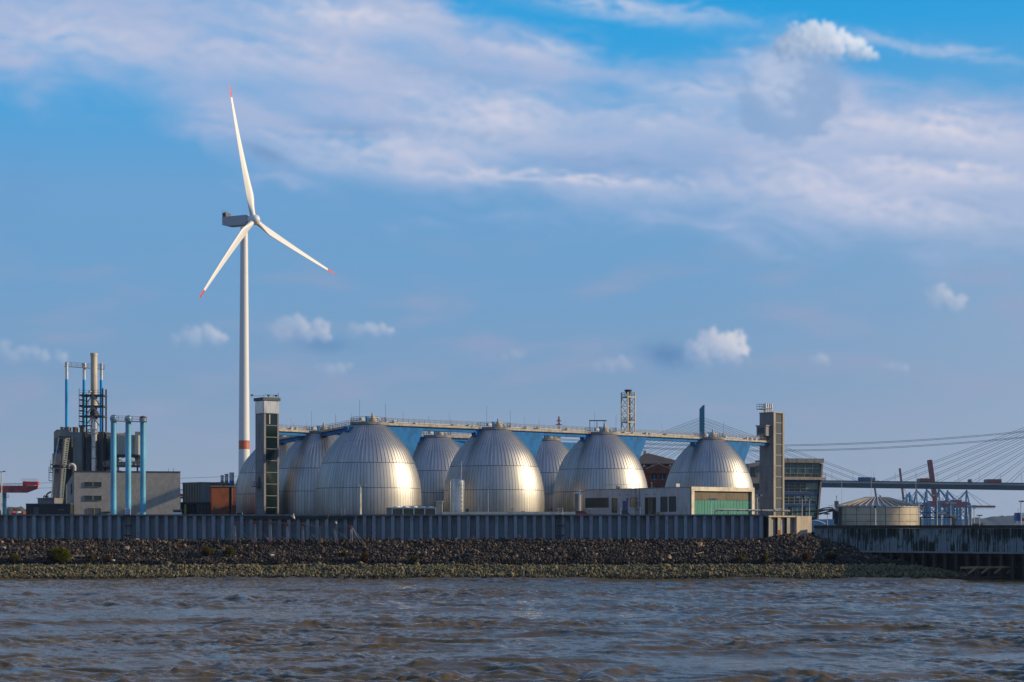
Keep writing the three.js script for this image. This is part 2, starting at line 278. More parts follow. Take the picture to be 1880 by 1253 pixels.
{ // the river: waves as real relief, small ripples in the material
  const wave = (x, d) => {
    const wx = x + 2.2 * n2(x / 15, d / 12), wd = d + 1.6 * n2b(x / 17, d / 11) + 0.05 * x;
    const gust = 0.75 + 0.55 * n2(x / 60 + 5, d / 40), r = (n) => { const v = 1 - Math.abs(n); return v * v; };
    const big = r(n2b(wx / 30 + 9, wd / 10.5)) * smooth(-.3, .5, n2(x / 38 + 70, d / 30)), mid = r(n2(wx / 11, wd / 4.6)), b = n2b(wx / 5.2 + 40, wd / 2.3), c = n2(wx / 2.2 - 20, wd / 1.15), e = n2b(wx / 0.95, wd / 0.55);
    return 0.55 * (big - 0.2) + gust * (0.30 * (mid - 0.45) + 0.16 * b + 0.12 * c + 0.05 * e);
  };
  const patch = (x0, x1, d0, d1, nx, nd) => {
    const p = new Float32Array((nx + 1) * (nd + 1) * 3), uv = new Float32Array((nx + 1) * (nd + 1) * 2), idx = new Uint32Array(nx * nd * 6);
    let k = 0;
    for (let j = 0; j <= nd; j++) for (let i = 0; i <= nx; i++) { const x = lerp(x0, x1, i / nx), d = lerp(d0, d1, j / nd), o = j * (nx + 1) + i; p.set([x, wave(x, d) * smooth(341, 333, d) , -d], o * 3); uv.set([x, d], o * 2); }
    for (let j = 0; j < nd; j++) for (let i = 0; i < nx; i++) { const a = j * (nx + 1) + i; idx.set([a, a + 1, a + nx + 1, a + 1, a + nx + 2, a + nx + 1], k); k += 6; }
    const g = new THREE.BufferGeometry(); g.setAttribute('position', new THREE.BufferAttribute(p, 3)); g.setAttribute('uv', new THREE.BufferAttribute(uv, 2)); g.setIndex(new THREE.BufferAttribute(idx, 1)); g.computeVertexNormals(); return g;
  };
  const river = structure(new THREE.Mesh(patch(-64, 64, 92, 182, 660, 430), M.water), 'river');
  const child = (name, g) => { const m = new THREE.Mesh(g, M.water); m.name = name; m.receiveShadow = true; river.add(m); };
  child('river_stretch', patch(-122, 122, 182, 341, 620, 420));
  child('river_stretch', patch(-900, 900, -600, 92, 120, 60));
  child('river_stretch', patch(-900, -64, 92, 182, 120, 60)); child('river_stretch', patch(64, 900, 92, 182, 120, 60));
  child('river_stretch', patch(-900, -122, 182, 341, 120, 90)); child('river_stretch', patch(122, 900, 182, 345, 120, 90));
}
// ---- stone bank: height of the slope at photo column px and distance d
const bankLine = (px) => px < 1410 ? WALL_D : px < 1462 ? lerp(355, 362, (px - 1410) / 52) : px < 1495 ? 362 : quayD(px);
function bankY(x, d) {
  const px = 940 + x * F / d, k = 1 - 0.62 * smooth(1470, 1640, px), low = 1 - smooth(1640, 1830, px), hump = 0.55 * Math.exp(-(((px - 1455) / 45) ** 2));
  const lower = lerp(-0.9, 2.35 * (0.25 + 0.75 * low), smooth(0, 1, clamp((d - 335.2) / 7.6)) * 0.35 + 0.65 * clamp((d - 335.2) / 7.6));
  const upper = clamp((d - 346.2) / 8.8) * 5.25 * k * low + hump * clamp((d - 346) / 8);
  const trough = -1.5 * Math.exp(-(((d - 345.3) / 1.1) ** 2)) * low;
  return lower + upper + trough + 0.22 * n2(x / 5, d / 3) + 0.1 * n2b(x / 1.7, d / 1.7);
}
{
  const nx = 420, nd = 46, x0 = -150, x1 = 105, p = [], idx = [];
  for (let j = 0; j <= nd; j++) for (let i = 0; i <= nx; i++) { const x = lerp(x0, x1, i / nx), d = lerp(334, 365, j / nd); p.push(x, bankY(x, d) - 0.1, -d); }
  for (let j = 0; j < nd; j++) for (let i = 0; i < nx; i++) { const a = j * (nx + 1) + i, b = a + nx + 1; idx.push(a, a + 1, b, a + 1, b + 1, b); }
  const g = new THREE.BufferGeometry(); g.setAttribute('position', new THREE.Float32BufferAttribute(p, 3)); g.setIndex(idx); g.computeVertexNormals();
  structure(new THREE.Mesh(metres(g), M.soil), 'embankment');
}
{ // rip-rap: thousands of broken stones
  const stones = Array.from({ length: 6 }, (_, k) => {
    const g = new THREE.IcosahedronGeometry(0.5, 1), p = g.attributes.position, r = rng(50 + k), off = r() * 50;
    const planes = Array.from({ length: 7 }, () => [V(r() - .5, r() - .5, r() - .5).normalize(), 0.28 + 0.14 * r()]);
    for (let i = 0; i < p.count; i++) { const v = V(p.getX(i), p.getY(i), p.getZ(i)); v.multiplyScalar(1 + 0.25 * n3(v.x * 2 + off, v.y * 2, v.z * 2)); for (const [n, o] of planes) { const e = v.dot(n) - o; if (e > 0) v.addScaledVector(n, -e); } p.setXYZ(i, v.x * 1.25, v.y * 0.85, v.z); }
    g.computeVertexNormals(); return g;
  });
  const bank = (name, label, mat, d0, d1, step, size, tints, seed) => {
    const r = rng(seed), spots = stones.map(() => []), q = new THREE.Quaternion(), e = new THREE.Euler(), c = new THREE.Color();
    for (let d = d0; d < d1; d += step * 0.8) for (let x = -140; x < 100; x += step) {
      const xx = x + (r() - .5) * step * 1.2, dd = d + (r() - .5) * step, px = 940 + xx * F / dd;
      if (dd > bankLine(px) - 0.35 || px > 1850) continue;
      const y = bankY(xx, dd); if (y < -0.45) continue;
      const s = size * (0.55 + 0.8 * r() * r() + 0.25 * r()) * (r() < 0.05 ? 1.9 : 1);
      const m = new THREE.Matrix4().compose(V(xx, y + s * (0.04 + 0.14 * r()), -dd), q.setFromEuler(e.set(r() * 6.3, r() * 6.3, r() * 6.3)).clone(), V(s * (0.8 + .5 * r()), s * (0.8 + .4 * r()), s));
      const t = tints[Math.floor(r() * tints.length)], k = (0.65 + 0.7 * r()) * (name === 'bank_stones' && y < 3.2 + 0.7 * n2(xx / 7, dd / 3) + .4 * n2b(xx / 1.5, dd) ? 0.35 : name === 'shore_stones' && y < 0.3 + 0.2 * n2(xx / 5, dd) ? 0.3 : 1);   // low bank stones are tinted darker; shore stones at the waterline are wet and black
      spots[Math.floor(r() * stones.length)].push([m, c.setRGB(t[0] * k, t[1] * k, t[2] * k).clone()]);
    }
    const g = new THREE.Group(); g.name = name; describe(g, label, 'stones', null, 'stuff'); scene.add(g);
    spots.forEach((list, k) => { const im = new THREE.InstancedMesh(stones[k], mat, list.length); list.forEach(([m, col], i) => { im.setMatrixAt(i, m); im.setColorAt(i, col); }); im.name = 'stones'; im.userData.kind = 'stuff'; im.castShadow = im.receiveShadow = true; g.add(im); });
  };
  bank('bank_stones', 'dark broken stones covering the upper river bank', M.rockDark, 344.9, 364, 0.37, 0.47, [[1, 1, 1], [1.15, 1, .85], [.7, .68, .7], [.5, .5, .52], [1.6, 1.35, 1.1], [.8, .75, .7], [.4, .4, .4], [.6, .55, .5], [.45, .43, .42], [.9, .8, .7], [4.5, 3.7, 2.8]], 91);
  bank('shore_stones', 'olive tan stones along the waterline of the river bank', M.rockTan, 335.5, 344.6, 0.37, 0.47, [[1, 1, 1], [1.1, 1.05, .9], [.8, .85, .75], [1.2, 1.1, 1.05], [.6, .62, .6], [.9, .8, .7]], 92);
}
{ // sheet pile river wall, one child per pile
  const wall = thing('sheet_pile_wall', 'long dark blue steel sheet pile wall above the stone bank', 'wall', 700, WALL_D, { y: WALL_BASE });
  const h = WALL_TOP - WALL_BASE, pitch = 17.35 * WALL_D / F, dep = 1.15;
  const section = (w, flip = 1) => {                                // one U pan: outer face, right flank, recessed face, left flank, as a bent plate
    const q = [[0, 0], [w * .34, 0], [w * .42, -dep], [w * .94, -dep], [w, 0]], t = 0.03, pts = [...q, ...q.slice().reverse().map(([x, z]) => [x, z - t])];
    return new THREE.ExtrudeGeometry(new THREE.Shape(pts.map(([x, z]) => new THREE.Vector2(x, z))), { depth: h - 0.28, bevelEnabled: false }).rotateX(-Math.PI / 2).scale(1, 1, -1);
  };
  const geo = section(pitch); { const idx = indexed(geo).index; for (let i = 0; i < idx.count; i += 3) { const a = idx.getX(i); idx.setX(i, idx.getX(i + 2)); idx.setX(i + 2, a); } geo.computeVertexNormals(); metres(geo); }
  const x0 = lx(wall, -330), x1 = lx(wall, 1412), n = Math.floor((x1 - x0) / pitch);
  const toned = [M.wall, ...[[.92, 1.02], [1.08, .98], [1.0, 1.1], [0.86, .96]].map(([a, b]) => { const m = M.wall.clone(); m.color.setRGB(0.21 * a, 0.242 * a * b, 0.265 * a * b); return m; })];
  for (let i = 0; i < n; i++) { const m = new THREE.Mesh(geo.clone(), toned[(i * 7 + (i >> 2)) % 5]); const uv = m.geometry.attributes.uv; for (let k = 0; k < uv.count; k++) uv.setX(k, uv.getX(k) + i * pitch); m.name = 'sheet_pile'; m.position.set(x1 - (i + 1) * pitch, 0, 0); m.castShadow = m.receiveShadow = true; wall.add(m); }
  part(wall, 'cap_beam', box(x0, x1 + .05, h - 0.29, h, -1.2, 0.16), M.cap);
  part(wall, 'backing', box(x0, x1, 0, h - 0.3, -1.8, -1.21), M.black);
  part(wall, 'waling_beam', box(lx(wall, 449), lx(wall, 652), h - 0.95, h - 0.31, 0.005, 0.34), M.black);
}
{ // the last stretch turns toward the sun and joins the concrete corner
  const p0 = V(X(1411, WALL_D), WALL_BASE, -WALL_D), p1 = V(X(1462, 360.5), WALL_BASE, -360.5), len = p0.distanceTo(p1);
  const w = thing('end_sheet_pile_wall', 'short sunlit sheet pile stretch with rusty patches beside the concrete corner', 'wall', 1411, WALL_D, { y: WALL_BASE, turn: Math.atan2(p0.z - p1.z, p1.x - p0.x) });
  const h = Y(950, WALL_D) - WALL_BASE, n = 3, pw = len / n;
  for (let i = 0; i < n; i++) {
    const b = i * pw;
    part(w, 'sheet_pile', [box(b, b + pw * .3, 0, h, -0.05, 0.02), box(b + pw * .36, b + pw, 0, h, -0.65, -0.6), bar(V(b + pw * .33, 0, -.29), V(b + pw * .33, h, -.29), 0.06, 0.62)], M.wallLit);
  }
  part(w, 'rust_patch', [box(pw * 1.02, pw * 1.28, 0.4, 2.6, 0.021, 0.026), box(pw * 2.4, pw * 2.98, 0.5, 1.9, -0.599, -0.594)], M.rustRed, 'rust red paint patch low on the pile');
  part(w, 'cap_beam', box(-0.1, len + 0.1, h, h + 0.3, -0.9, 0.2), M.concrete);
  part(w, 'backing', box(0, len, 0, h, -1.2, -0.8), M.black);
}
{ // concrete corner block
  const c = thing('concrete_corner', 'pale concrete corner block between the sheet piles and the quay wall', 'wall', 1463, 360, { y: 4, turn: 0.7 });
  const w = 4.75, top = Y(948, 360) - 4;
  for (let i = 0; i < 3; i++) part(c, 'concrete_panel', box(i * w / 3 + .015, (i + 1) * w / 3 - .015, 0, top, -0.6, 0), M.concrete);
  part(c, 'core', box(0.02, w - .02, 0, top - .05, -4, -0.6), M.concreteGrey);
}
{ // stained quay wall in the shade, panel by panel
  const a = V(X(1495, 361), 0, -361), b = V(X(2260, quayD(2260)), 0, -quayD(2260)), len = a.distanceTo(b);
  const q = thing('quay_wall', 'stained grey concrete quay wall in shade, with a dark coping', 'wall', 1495, 361, { y: 0, turn: Math.atan2(a.z - b.z, b.x - a.x) });
  const top = Y(965, 350), bottom = Y(1016, 345), n = 22;
  const along = (px) => { const t = (px - 1495) / 385, d = lerp(361, 335, t); return V(X(px, d), 0, -d).distanceTo(a); };
  const cuts = [1495, 1522, 1531, 1563, 1600, 1638, 1653, 1717, 1758, 1800, 1838, 1874, 1912, 1950, 1990, 2030, 2070, 2110, 2150, 2200, 2260].map(along);
  for (let i = 1; i < cuts.length; i++) { const off = (i * 0.037) % 0.09; part(q, 'wall_panel', box(cuts[i - 1] + .05, cuts[i] - .05, bottom + 0.35, top - 0.62, -0.7, -off), M.stained); }
  part(q, 'core', box(0, len, bottom + .2, top - .7, -2.2, -0.72), M.joint);
  for (let i = 0; i < 9; i++) part(q, 'coping_stone', box(len * i / 9 + .02, len * (i + 1) / 9 - .02, top - 0.6, top, -1.6, 0.22), M.darkWood);
  part(q, 'ledge', box(along(1560), len, bottom, bottom + 0.34, -1.8, 0.5), M.concreteGrey);
  part(q, 'back_wall', box(along(1560), len, -3, bottom - .01, -8, -5), M.black);
  for (let k = 0; k < 34; k++) { const x = along(1600) + k * 2.3; if (x < len) part(q, 'pile', box(x, x + 0.55, -3, bottom - .01, -0.8, 0.2), M.darkWood); }
  part(q, 'deck_slab', box(along(1560), len, bottom - 0.7, bottom - .01, -5, -0.82), M.black);
}
{ // timber fender in front of the quay
  const f = thing('timber_fender', 'weathered timber fender frame at the foot of the quay wall', 'fender', 1815, 334, { y: -1.5, turn: 0.42 });
  part(f, 'beam', box(-6.5, 7, 3.55, 3.95, -0.2, 0.2), M.wood);
  part(f, 'beam', box(-6.5, 7, 1.7, 2.0, -0.2, 0.2), M.darkWood);
  for (let i = 0; i < 4; i++) part(f, 'brace', bar(V(-5 + i * 3.1, 2.6, 0.3), V(-2.9 + i * 3.1, 3.9, 0.3), 0.35, .2), M.wood);
  for (let i = 0; i < 5; i++) part(f, 'post', box(-6.3 + i * 3.2, -5.9 + i * 3.2, 0, 3.5, -0.5, -0.21), M.darkWood);
}

// ================================================================ EGG-SHAPED DIGESTERS
const AXIS = 37 * Math.PI / 180;                                     // the works stand turned by this much: local x runs right and away, local z right and toward us
const along = (g, x, z = 0) => V(Math.cos(AXIS) * x + Math.sin(AXIS) * z, 0, -Math.sin(AXIS) * x + Math.cos(AXIS) * z);
const profile = new THREE.SplineCurve([[11.0, 0], [11.55, 1.5], [12.05, 3.9], [12.18, 6.7], [12.05, 9.75], [11.5, 12.9], [10.6, 15.6], [9.2, 18.5], [7.6, 20.6], [5.75, 22.6], [3.9, 24.35]].map(([r, y]) => new THREE.Vector2(r, y)));
const profPts = profile.getPoints(400);
const radiusAt = (y) => { let i = profPts.findIndex((p) => p.y >= y); if (i < 1) i = i === 0 ? 1 : profPts.length - 1; const a = profPts[i - 1], b = profPts[i]; return lerp(a.x, b.x, clamp((y - a.y) / (b.y - a.y))); };
function cladding(y0, y1, count, gap, seed, rows) {
  const r = rng(seed), pos = [], uv = [], idx = [], nor = [], col = [];
  const nAt = (y) => { const d = (radiusAt(y + .15) - radiusAt(y - .15)) / .3, l = Math.hypot(1, d); return [1 / l, -d / l]; };
  for (let i = 0; i < count; i++) {
    const a0 = i / count * Math.PI * 2, a1 = (i + 1) / count * Math.PI * 2, tilt = (r() - .5) * 0.032, lean = (r() - .5) * 0.016, tone = 0.9 + 0.14 * r(), b = pos.length / 3;
    for (let j = 0; j <= rows; j++) {
      const y = lerp(y0 + .03, y1 - .03, j / rows), R = radiusAt(y), g = gap / R / 2, [nr, ny] = nAt(y);
      for (let k = 0; k < 3; k++) {
        const a = lerp(a0 + g, a1 - g, k / 2), rr = R + (k === 1 ? 0.006 : -0.006) + tilt * (k - 1) * 0.3;
        pos.push(rr * Math.cos(a), y, rr * Math.sin(a)); uv.push(a * 12, y); col.push(tone, tone, tone * .99);
        const an = a + tilt + (k - 1) * -0.004, nn = ny + lean, l = Math.hypot(nr, nn); nor.push(nr / l * Math.cos(an), nn / l, nr / l * Math.sin(an));
      }
    }
    for (let j = 0; j < rows; j++) for (let k = 0; k < 2; k++) { const q = b + j * 3 + k; idx.push(q, q + 3, q + 1, q + 1, q + 3, q + 4); }
  }
  const g = new THREE.BufferGeometry(); g.setAttribute('position', new THREE.Float32BufferAttribute(pos, 3)); g.setAttribute('normal', new THREE.Float32BufferAttribute(nor, 3)); g.setAttribute('uv', new THREE.Float32BufferAttribute(uv, 2)); g.setAttribute('color', new THREE.Float32BufferAttribute(col, 3)); g.setIndex(idx); g.keepUv = true; return g;
}
function seamRibs(y0, y1, count, h, w, rows) {
  const out = [];
  for (let i = 0; i < count; i++) {
    const a = i / count * Math.PI * 2, pos = [], idx = [];
    for (let j = 0; j <= rows; j++) { const y = lerp(y0, y1, j / rows), R = radiusAt(y), t = w / R / 2; for (const [da, dr] of [[-t, -.05], [-t, h], [t, h], [t, -.05]]) pos.push((R + dr) * Math.cos(a + da), y, (R + dr) * Math.sin(a + da)); }
    for (let j = 0; j < rows; j++) for (let k = 0; k < 3; k++) { const q = j * 4 + k; idx.push(q, q + 4, q + 1, q + 1, q + 4, q + 5); }
    const g = new THREE.BufferGeometry(); g.setAttribute('position', new THREE.Float32BufferAttribute(pos, 3)); g.setIndex(idx); g.computeVertexNormals(); g.setAttribute('uv', new THREE.Float32BufferAttribute(new Float32Array(pos.length / 3 * 2), 2)); out.push(toCreasedNormals(g, 0.5));
  }
  return out;
}
function makeEgg(label) {
  const e = thing('digester_egg', label, 'tank', 676, 400, { turn: AXIS, group: 'egg-shaped metal digesters' });
  part(e, 'cladding_ring', cladding(0, 9.725, 96, 0.06, 1, 10), M.egg);
  part(e, 'cladding_ring', cladding(9.775, 15.425, 96, 0.06, 2, 8), M.egg);
  part(e, 'cladding_ring', cladding(15.475, 20.51, 72, 0.02, 3, 8), M.egg);
  part(e, 'cladding_ring', cladding(20.47, 24.35, 72, 0.02, 4, 6), M.egg);
  part(e, 'standing_seams', [...seamRibs(15.5, 20.48, 72, 0.1, 0.1, 7), ...seamRibs(20.5, 24.3, 72, 0.1, 0.09, 5)], M.seam);
  part(e, 'inner_shell', lathe(profPts.filter((_, i) => i % 10 === 0).map((p) => [p.x - 0.07, p.y]), 64), M.eggIn);
  part(e, 'top_platform', [cyl(4.15, 4.15, 24.35, 24.95, 0, 0, 40), cyl(3.85, 4.0, 24.0, 24.35, 0, 0, 40)], M.concreteGrey);
  part(e, 'platform_railing', railing(ringPts(4.0, 24.95, 20), 1.15, 3, 0.05, 3), M.steel);
  const cap = part(e, 'gas_dome', [cyl(1.1, 0.9, 24.95, 25.9, .6, .8, 16), cyl(0.55, 0.35, 25.9, 26.5, .6, .8, 12), cyl(0.22, 0.2, 26.5, 27.1, .6, .8, 8)], M.concrete);
  part(cap, 'gas_pipe', tube([V(.6, 26.1, .8), V(1.8, 26.15, .6), V(2.6, 25.9, .4), V(3.3, 25.1, .2)], 0.16, 16), M.offWhite);
  part(e, 'pump_motor', [cyl(0.3, 0.3, 24.95, 26.2, -1.1, 1.2, 10), box(-1.5, -.7, 25.8, 26.3, 1, 1.5)], M.blue);
  part(e, 'control_box', box(-3.2, -2.1, 25.2, 25.9, 1.2, 2), M.offWhite);
  for (const [x, z, h] of [[-3.5, 1.8, 5.0], [3.4, 2, 4.4]]) part(e, 'lightning_rod', rod(V(x, 24.95, z), V(x, 24.95 + h, z), 0.03, 5), M.darkSteel);
  // deep blue bracket carrying the bridge on the far right shoulder
  const ys = [16.4, 18, 19.5, 21, 22.5, 24.1];
  part(e, 'bridge_bracket', prism([...ys.map((y) => [radiusAt(y) - .35, y]), [14.4, 24.1], [10.6, 16.2]], -1.5, 1.5), M.blue, 'blue triangular steel bracket');
  part(e, 'bridge_bracket', prism([[-3.9, 23.8], [-6.2, 23.8], [-5.9, 22.7], [-radiusAt(22.7) + .3, 22.7]], -.9, .9), M.blue);
  // ladder with hoops running down the right edge
  const a = -0.62 + 0.25, lad = [];
  for (const da of [-0.035, 0.035]) { const pts = []; for (let y = 2; y <= 18.4; y += 1.1) { const R = radiusAt(y) + 0.28; pts.push(V(R * Math.cos(a + da), y, -R * Math.sin(a + da) * -1)); } lad.push(tube(pts, 0.06, 30, 5)); }
  for (let y = 2; y < 18.4; y += 0.42) { const R = radiusAt(y) + 0.28; lad.push(rod(V(R * Math.cos(a - .035), y, R * Math.sin(a - .035)), V(R * Math.cos(a + .035), y, R * Math.sin(a + .035)), 0.05, 4)); }
  part(e, 'ladder', lad, M.offWhite);
  return e;
}
const EGGS = [[676, 400, 'large silver egg digester behind the lamp post, left of the steel cylinder'], [907, 421, 'silver egg digester directly behind the small steel cylinder tank'], [1103, 442, 'silver egg digester standing behind the long low grey building'], [1302, 468, 'silver egg digester above the green gated workshop front'],
  [587, 437, 'shaded egg digester immediately right of the glazed stair tower'], [512, 473, 'egg digester mostly hidden behind the glazed stair tower'], [800, 457, 'back row egg seen between the lamp post egg and the steel cylinder egg'], [1001, 473, 'back row egg seen beyond the steel cylinder egg, beneath the red pylon']];
const eggProto = makeEgg(EGGS[0][2]);
const eggs = EGGS.map(([px, D, label], i) => {
  let e = eggProto;
  if (i) { e = eggProto.clone(); e.name = numbered('digester_egg'); scene.add(e); e.userData = { ...eggProto.userData, label }; }
  e.position.set(X(px, D), GROUND, -D); return e;
});
// ---- walkways between the tops
function bridge(a, b, label, sa = 4.2, sb = 4.2) {
  const d = b.clone().sub(a).setY(0), len = d.length(), turn = Math.atan2(-d.z, d.x), g = new THREE.Group(), L = len - sa - sb;
  g.name = numbered('walkway_bridge'); scene.add(g); describe(g, label, 'bridge', 'walkways between the digester tops');
  const s = a.clone().addScaledVector(d.clone().normalize(), sa); g.position.set(s.x, GROUND + 24.1, s.z); g.rotation.y = turn;
  const n = Math.max(3, Math.round(L / 3.4));
  for (let i = 0; i < n; i++) part(g, 'deck_panel', box(L * i / n + .03, L * (i + 1) / n - .03, 0.42, 0.85, -1.15, 1.15), M.concrete);
  part(g, 'edge_beam', [box(0, L, 0.3, 0.41, -1.25, -0.95), box(0, L, 0.3, 0.41, 0.95, 1.25)], M.concreteGrey);
  part(g, 'girder', box(-0.3, L + .3, -0.55, 0.29, -0.8, 0.8), M.blue);
  part(g, 'railing', [...railing([V(0, .85, 1.1), V(L, .85, 1.1)], 1.15, 1.5, .04, 3), ...railing([V(0, .85, -1.1), V(L, .85, -1.1)], 1.15, 1.5, .04, 3)], M.steel);
  const r = rng(Math.round(len * 100)), bits = [];
  for (let i = 0; i < L / 6; i++) { const x = r() * L, w = .2 + r() * .9; bits.push(box(x, x + w, 0.86, 1.2 + r() * .5, -.5, .2)); }
  part(g, 'service_pipe', [rod(V(0, 1.15, -.7), V(L, 1.15, -.7), 0.14, 8), ...bits], M.offWhite);
  for (let x = 6; x < L; x += 13) part(g, 'lightning_rod', rod(V(x, .85, -1.1), V(x, 4.0, -1.1), 0.025, 4), M.darkSteel);
  return g;
}
const P = eggs.map((e) => e.position);
const towerL = V(X(490, 425), GROUND, -425), towerR = V(X(1417, 487), GROUND, -487);
bridge(P[0], P[1], 'walkway from the lamp post egg to the egg behind the steel cylinder');
bridge(P[1], P[2], 'walkway beneath the distant red pylon between two front eggs');
bridge(P[2], P[3], 'walkway in front of the lattice tower, toward the green gated end');
bridge(P[3], towerR, 'walkway from the last egg to the concrete lift tower', 4.2, 2.4);
bridge(P[4], P[0], 'dipping walkway joining the two shaded eggs near the stair tower');
bridge(towerL, P[4], 'short walkway leaving the glazed stair tower', 2.3, 4.2);
bridge(P[5], P[4], 'lower far walkway glimpsed behind the glazed stair tower');
bridge(P[4], P[6], 'rear walkway behind the largest egg');
bridge(P[6], P[7], 'rear walkway linking the two back row eggs');

// ================================================================ STAIR AND LIFT TOWERS
function clad(g, side, h0, h1, rows, cols, half, mat, thick = 0.06, gapW = 0.04) {       // panels on one face of a square tower: side 'left' (-x) or 'front' (+z)
  for (let r = 0; r < rows; r++) for (let c = 0; c < cols; c++) {
    const y0 = lerp(h0, h1, r / rows) + gapW / 2, y1 = lerp(h0, h1, (r + 1) / rows) - gapW / 2, a = lerp(-half, half, c / cols) + gapW / 2, b = lerp(-half, half, (c + 1) / cols) - gapW / 2;
    part(g, 'cladding_panel', side === 'left' ? box(-half - thick, -half, y0, y1, a, b) : side === 'right' ? box(half, half + thick, y0, y1, a, b) : side === 'back' ? box(a, b, y0, y1, -half - thick, -half) : box(a, b, y0, y1, half, half + thick), mat);
  }
}
{
  const t = thing('stair_tower', 'square grey stair tower with green glazing and a white top box', 'tower', 490, 425, { turn: AXIS });
  const top = ly(t, 737), h = 2.05, glassTop = ly(t, 761);
  part(t, 'core', box(-h + .02, h - .02, 0, top, -h + .02, h - .02), M.joint);
  clad(t, 'left', 0, glassTop, 10, 1, h, M.panelGrey); clad(t, 'right', 0, glassTop, 10, 1, h, M.panelWarm); clad(t, 'back', 0, glassTop, 10, 1, h, M.panelGrey);
  for (const [a, b] of [[-h, -h + .55], [h - .4, h]]) for (let r = 0; r < 10; r++) part(t, 'cladding_panel', box(a, b - .0, glassTop * r / 10 + .02, glassTop * (r + 1) / 10 - .02, h, h + .12), M.panelGrey);
  for (let r = 0; r < 10; r++) { const w = part(t, 'window', box(-h + .57, h - .42, glassTop * r / 10 + .1, glassTop * (r + 1) / 10 - .0, h, h + .03), M.gasGreen); part(w, 'transom', box(-h + .56, h - .41, glassTop * r / 10 - .07, glassTop * r / 10 + .09, h + .01, h + .1), M.panelGrey); }
  part(t, 'curtain', box(-h + 1.5, -h + 1.75, glassTop - 2.5, glassTop - .2, h + .031, h + .05), M.offWhite);
  for (const [s, a] of [['left', 1], ['front', 1], ['right', 1], ['back', 1]]) clad(t, s, glassTop + .1, top - .1, 1, a, h, M.silver, 0.14, 0.02);
  part(t, 'roof_slab', box(-h - .35, h + .35, top, top + .75, -h - .35, h + .35), M.darkSteel);
  part(t, 'roof_rail', [...railing([V(-h, top + .75, h), V(h, top + .75, h), V(h, top + .75, -h)], 0.7, 1.4, .03, 1), bar(V(-h - 2.2, top + 1.1, 0), V(-h + 1.5, top + 1.3, 0), 0.1)], M.darkSteel);
  for (const [x, z] of [[-h - 2.1, 0], [-.4, 1.4], [1.6, 1.6]]) part(t, 'camera', [box(x - .25, x + .25, top + 1.1, top + 1.45, z - .2, z + .2), rod(V(x, top + .7, z), V(x, top + 1.2, z), .05)], M.black);
  part(t, 'mast', rod(V(h - .1, top + .7, h), V(h - .1, top + 2.2, h), 0.06), M.steel);
  const by = ly(t, 895);
  part(t, 'balcony', [box(-h - 1.5, -h - .07, by, by + .2, -1.2, 1), ...railing([V(-h - .1, by + .2, -1.2), V(-h - 1.45, by + .2, -1.2), V(-h - 1.45, by + .2, 1), V(-h - .1, by + .2, 1)], 1.1, .8, .03, 2)], M.darkSteel);
  part(t, 'door', box(-h - .09, -h - .065, by + .2, by + 2.3, -.5, .5), M.black);
}
{
  const t = thing('lift_tower', 'tall concrete lift tower with a window strip and roof vents', 'tower', 1417, 487, { turn: AXIS + 0.1 });
  const top = ly(t, 758), h = 2.35, rows = 11;
  part(t, 'core', box(-h + .02, h - .02, 0, top - .1, -h + .02, h - .02), M.joint);
  clad(t, 'left', 0, top - .35, rows, 1, h, M.panelGrey); clad(t, 'right', 0, top - .35, rows, 1, h, M.panelGrey); clad(t, 'back', 0, top - .35, rows, 1, h, M.panelGrey);
  for (const [a, b] of [[-h, -h + .85], [h - .75, h]]) for (let r = 0; r < rows; r++) part(t, 'cladding_panel', box(a, b, top * r / rows + .02, top * (r + 1) / rows - .02, h, h + .28), M.panelWarm);
  for (let r = 0; r < rows; r++) { const w = part(t, 'window', box(-h + .87, h - .77, top * r / rows + .12, Math.min(top * (r + 1) / rows, top - .6), h, h + .05), M.greyGlass); part(w, 'transom', box(-h + .86, h - .76, top * r / rows - .06, top * r / rows + .11, h, h + .16), M.panelWarm); }
  part(t, 'roof_edge', [box(-h - .1, h + .1, top - .32, top, -h - .1, h + .3)], M.panelWarm);
  for (let i = 0; i < 4; i++) { const v = part(t, 'roof_vent', [cyl(.42, .42, top, top + 1.1, -h + .6 + i * .85, -.9, 12), cyl(.55, .55, top + 1.2, top + 2.5, -h + .6 + i * .85, -.9, 12), cyl(.3, .3, top + 1, top + 1.3, -h + .6 + i * .85, -.9, 10)], M.silver); }
  part(t, 'roof_railing', [...railing([V(-h - 2.2, top + .9, .2), V(-h - 2.2, top + .9, -1.6), V(h - .4, top + .9, -1.6)], 1.3, 1.4, .05, 2), box(-h - 2.3, -h + .4, top + .75, top + .9, -1.7, .3)], M.darkSteel);
  const by = ly(t, 800);
  part(t, 'gantry_cabin', [box(-h - 2.3, -h - .07, by - .3, by + 2.4, -1.6, 1.7), box(-h - 2.5, -h - .07, by + 2.4, by + 2.7, -1.8, 1.9)], M.panelGrey);
  part(t, 'cabin_window', box(-h - 2.33, -h - 2.3, by + .4, by + 2.0, -1.1, 1.2), M.glass);
}

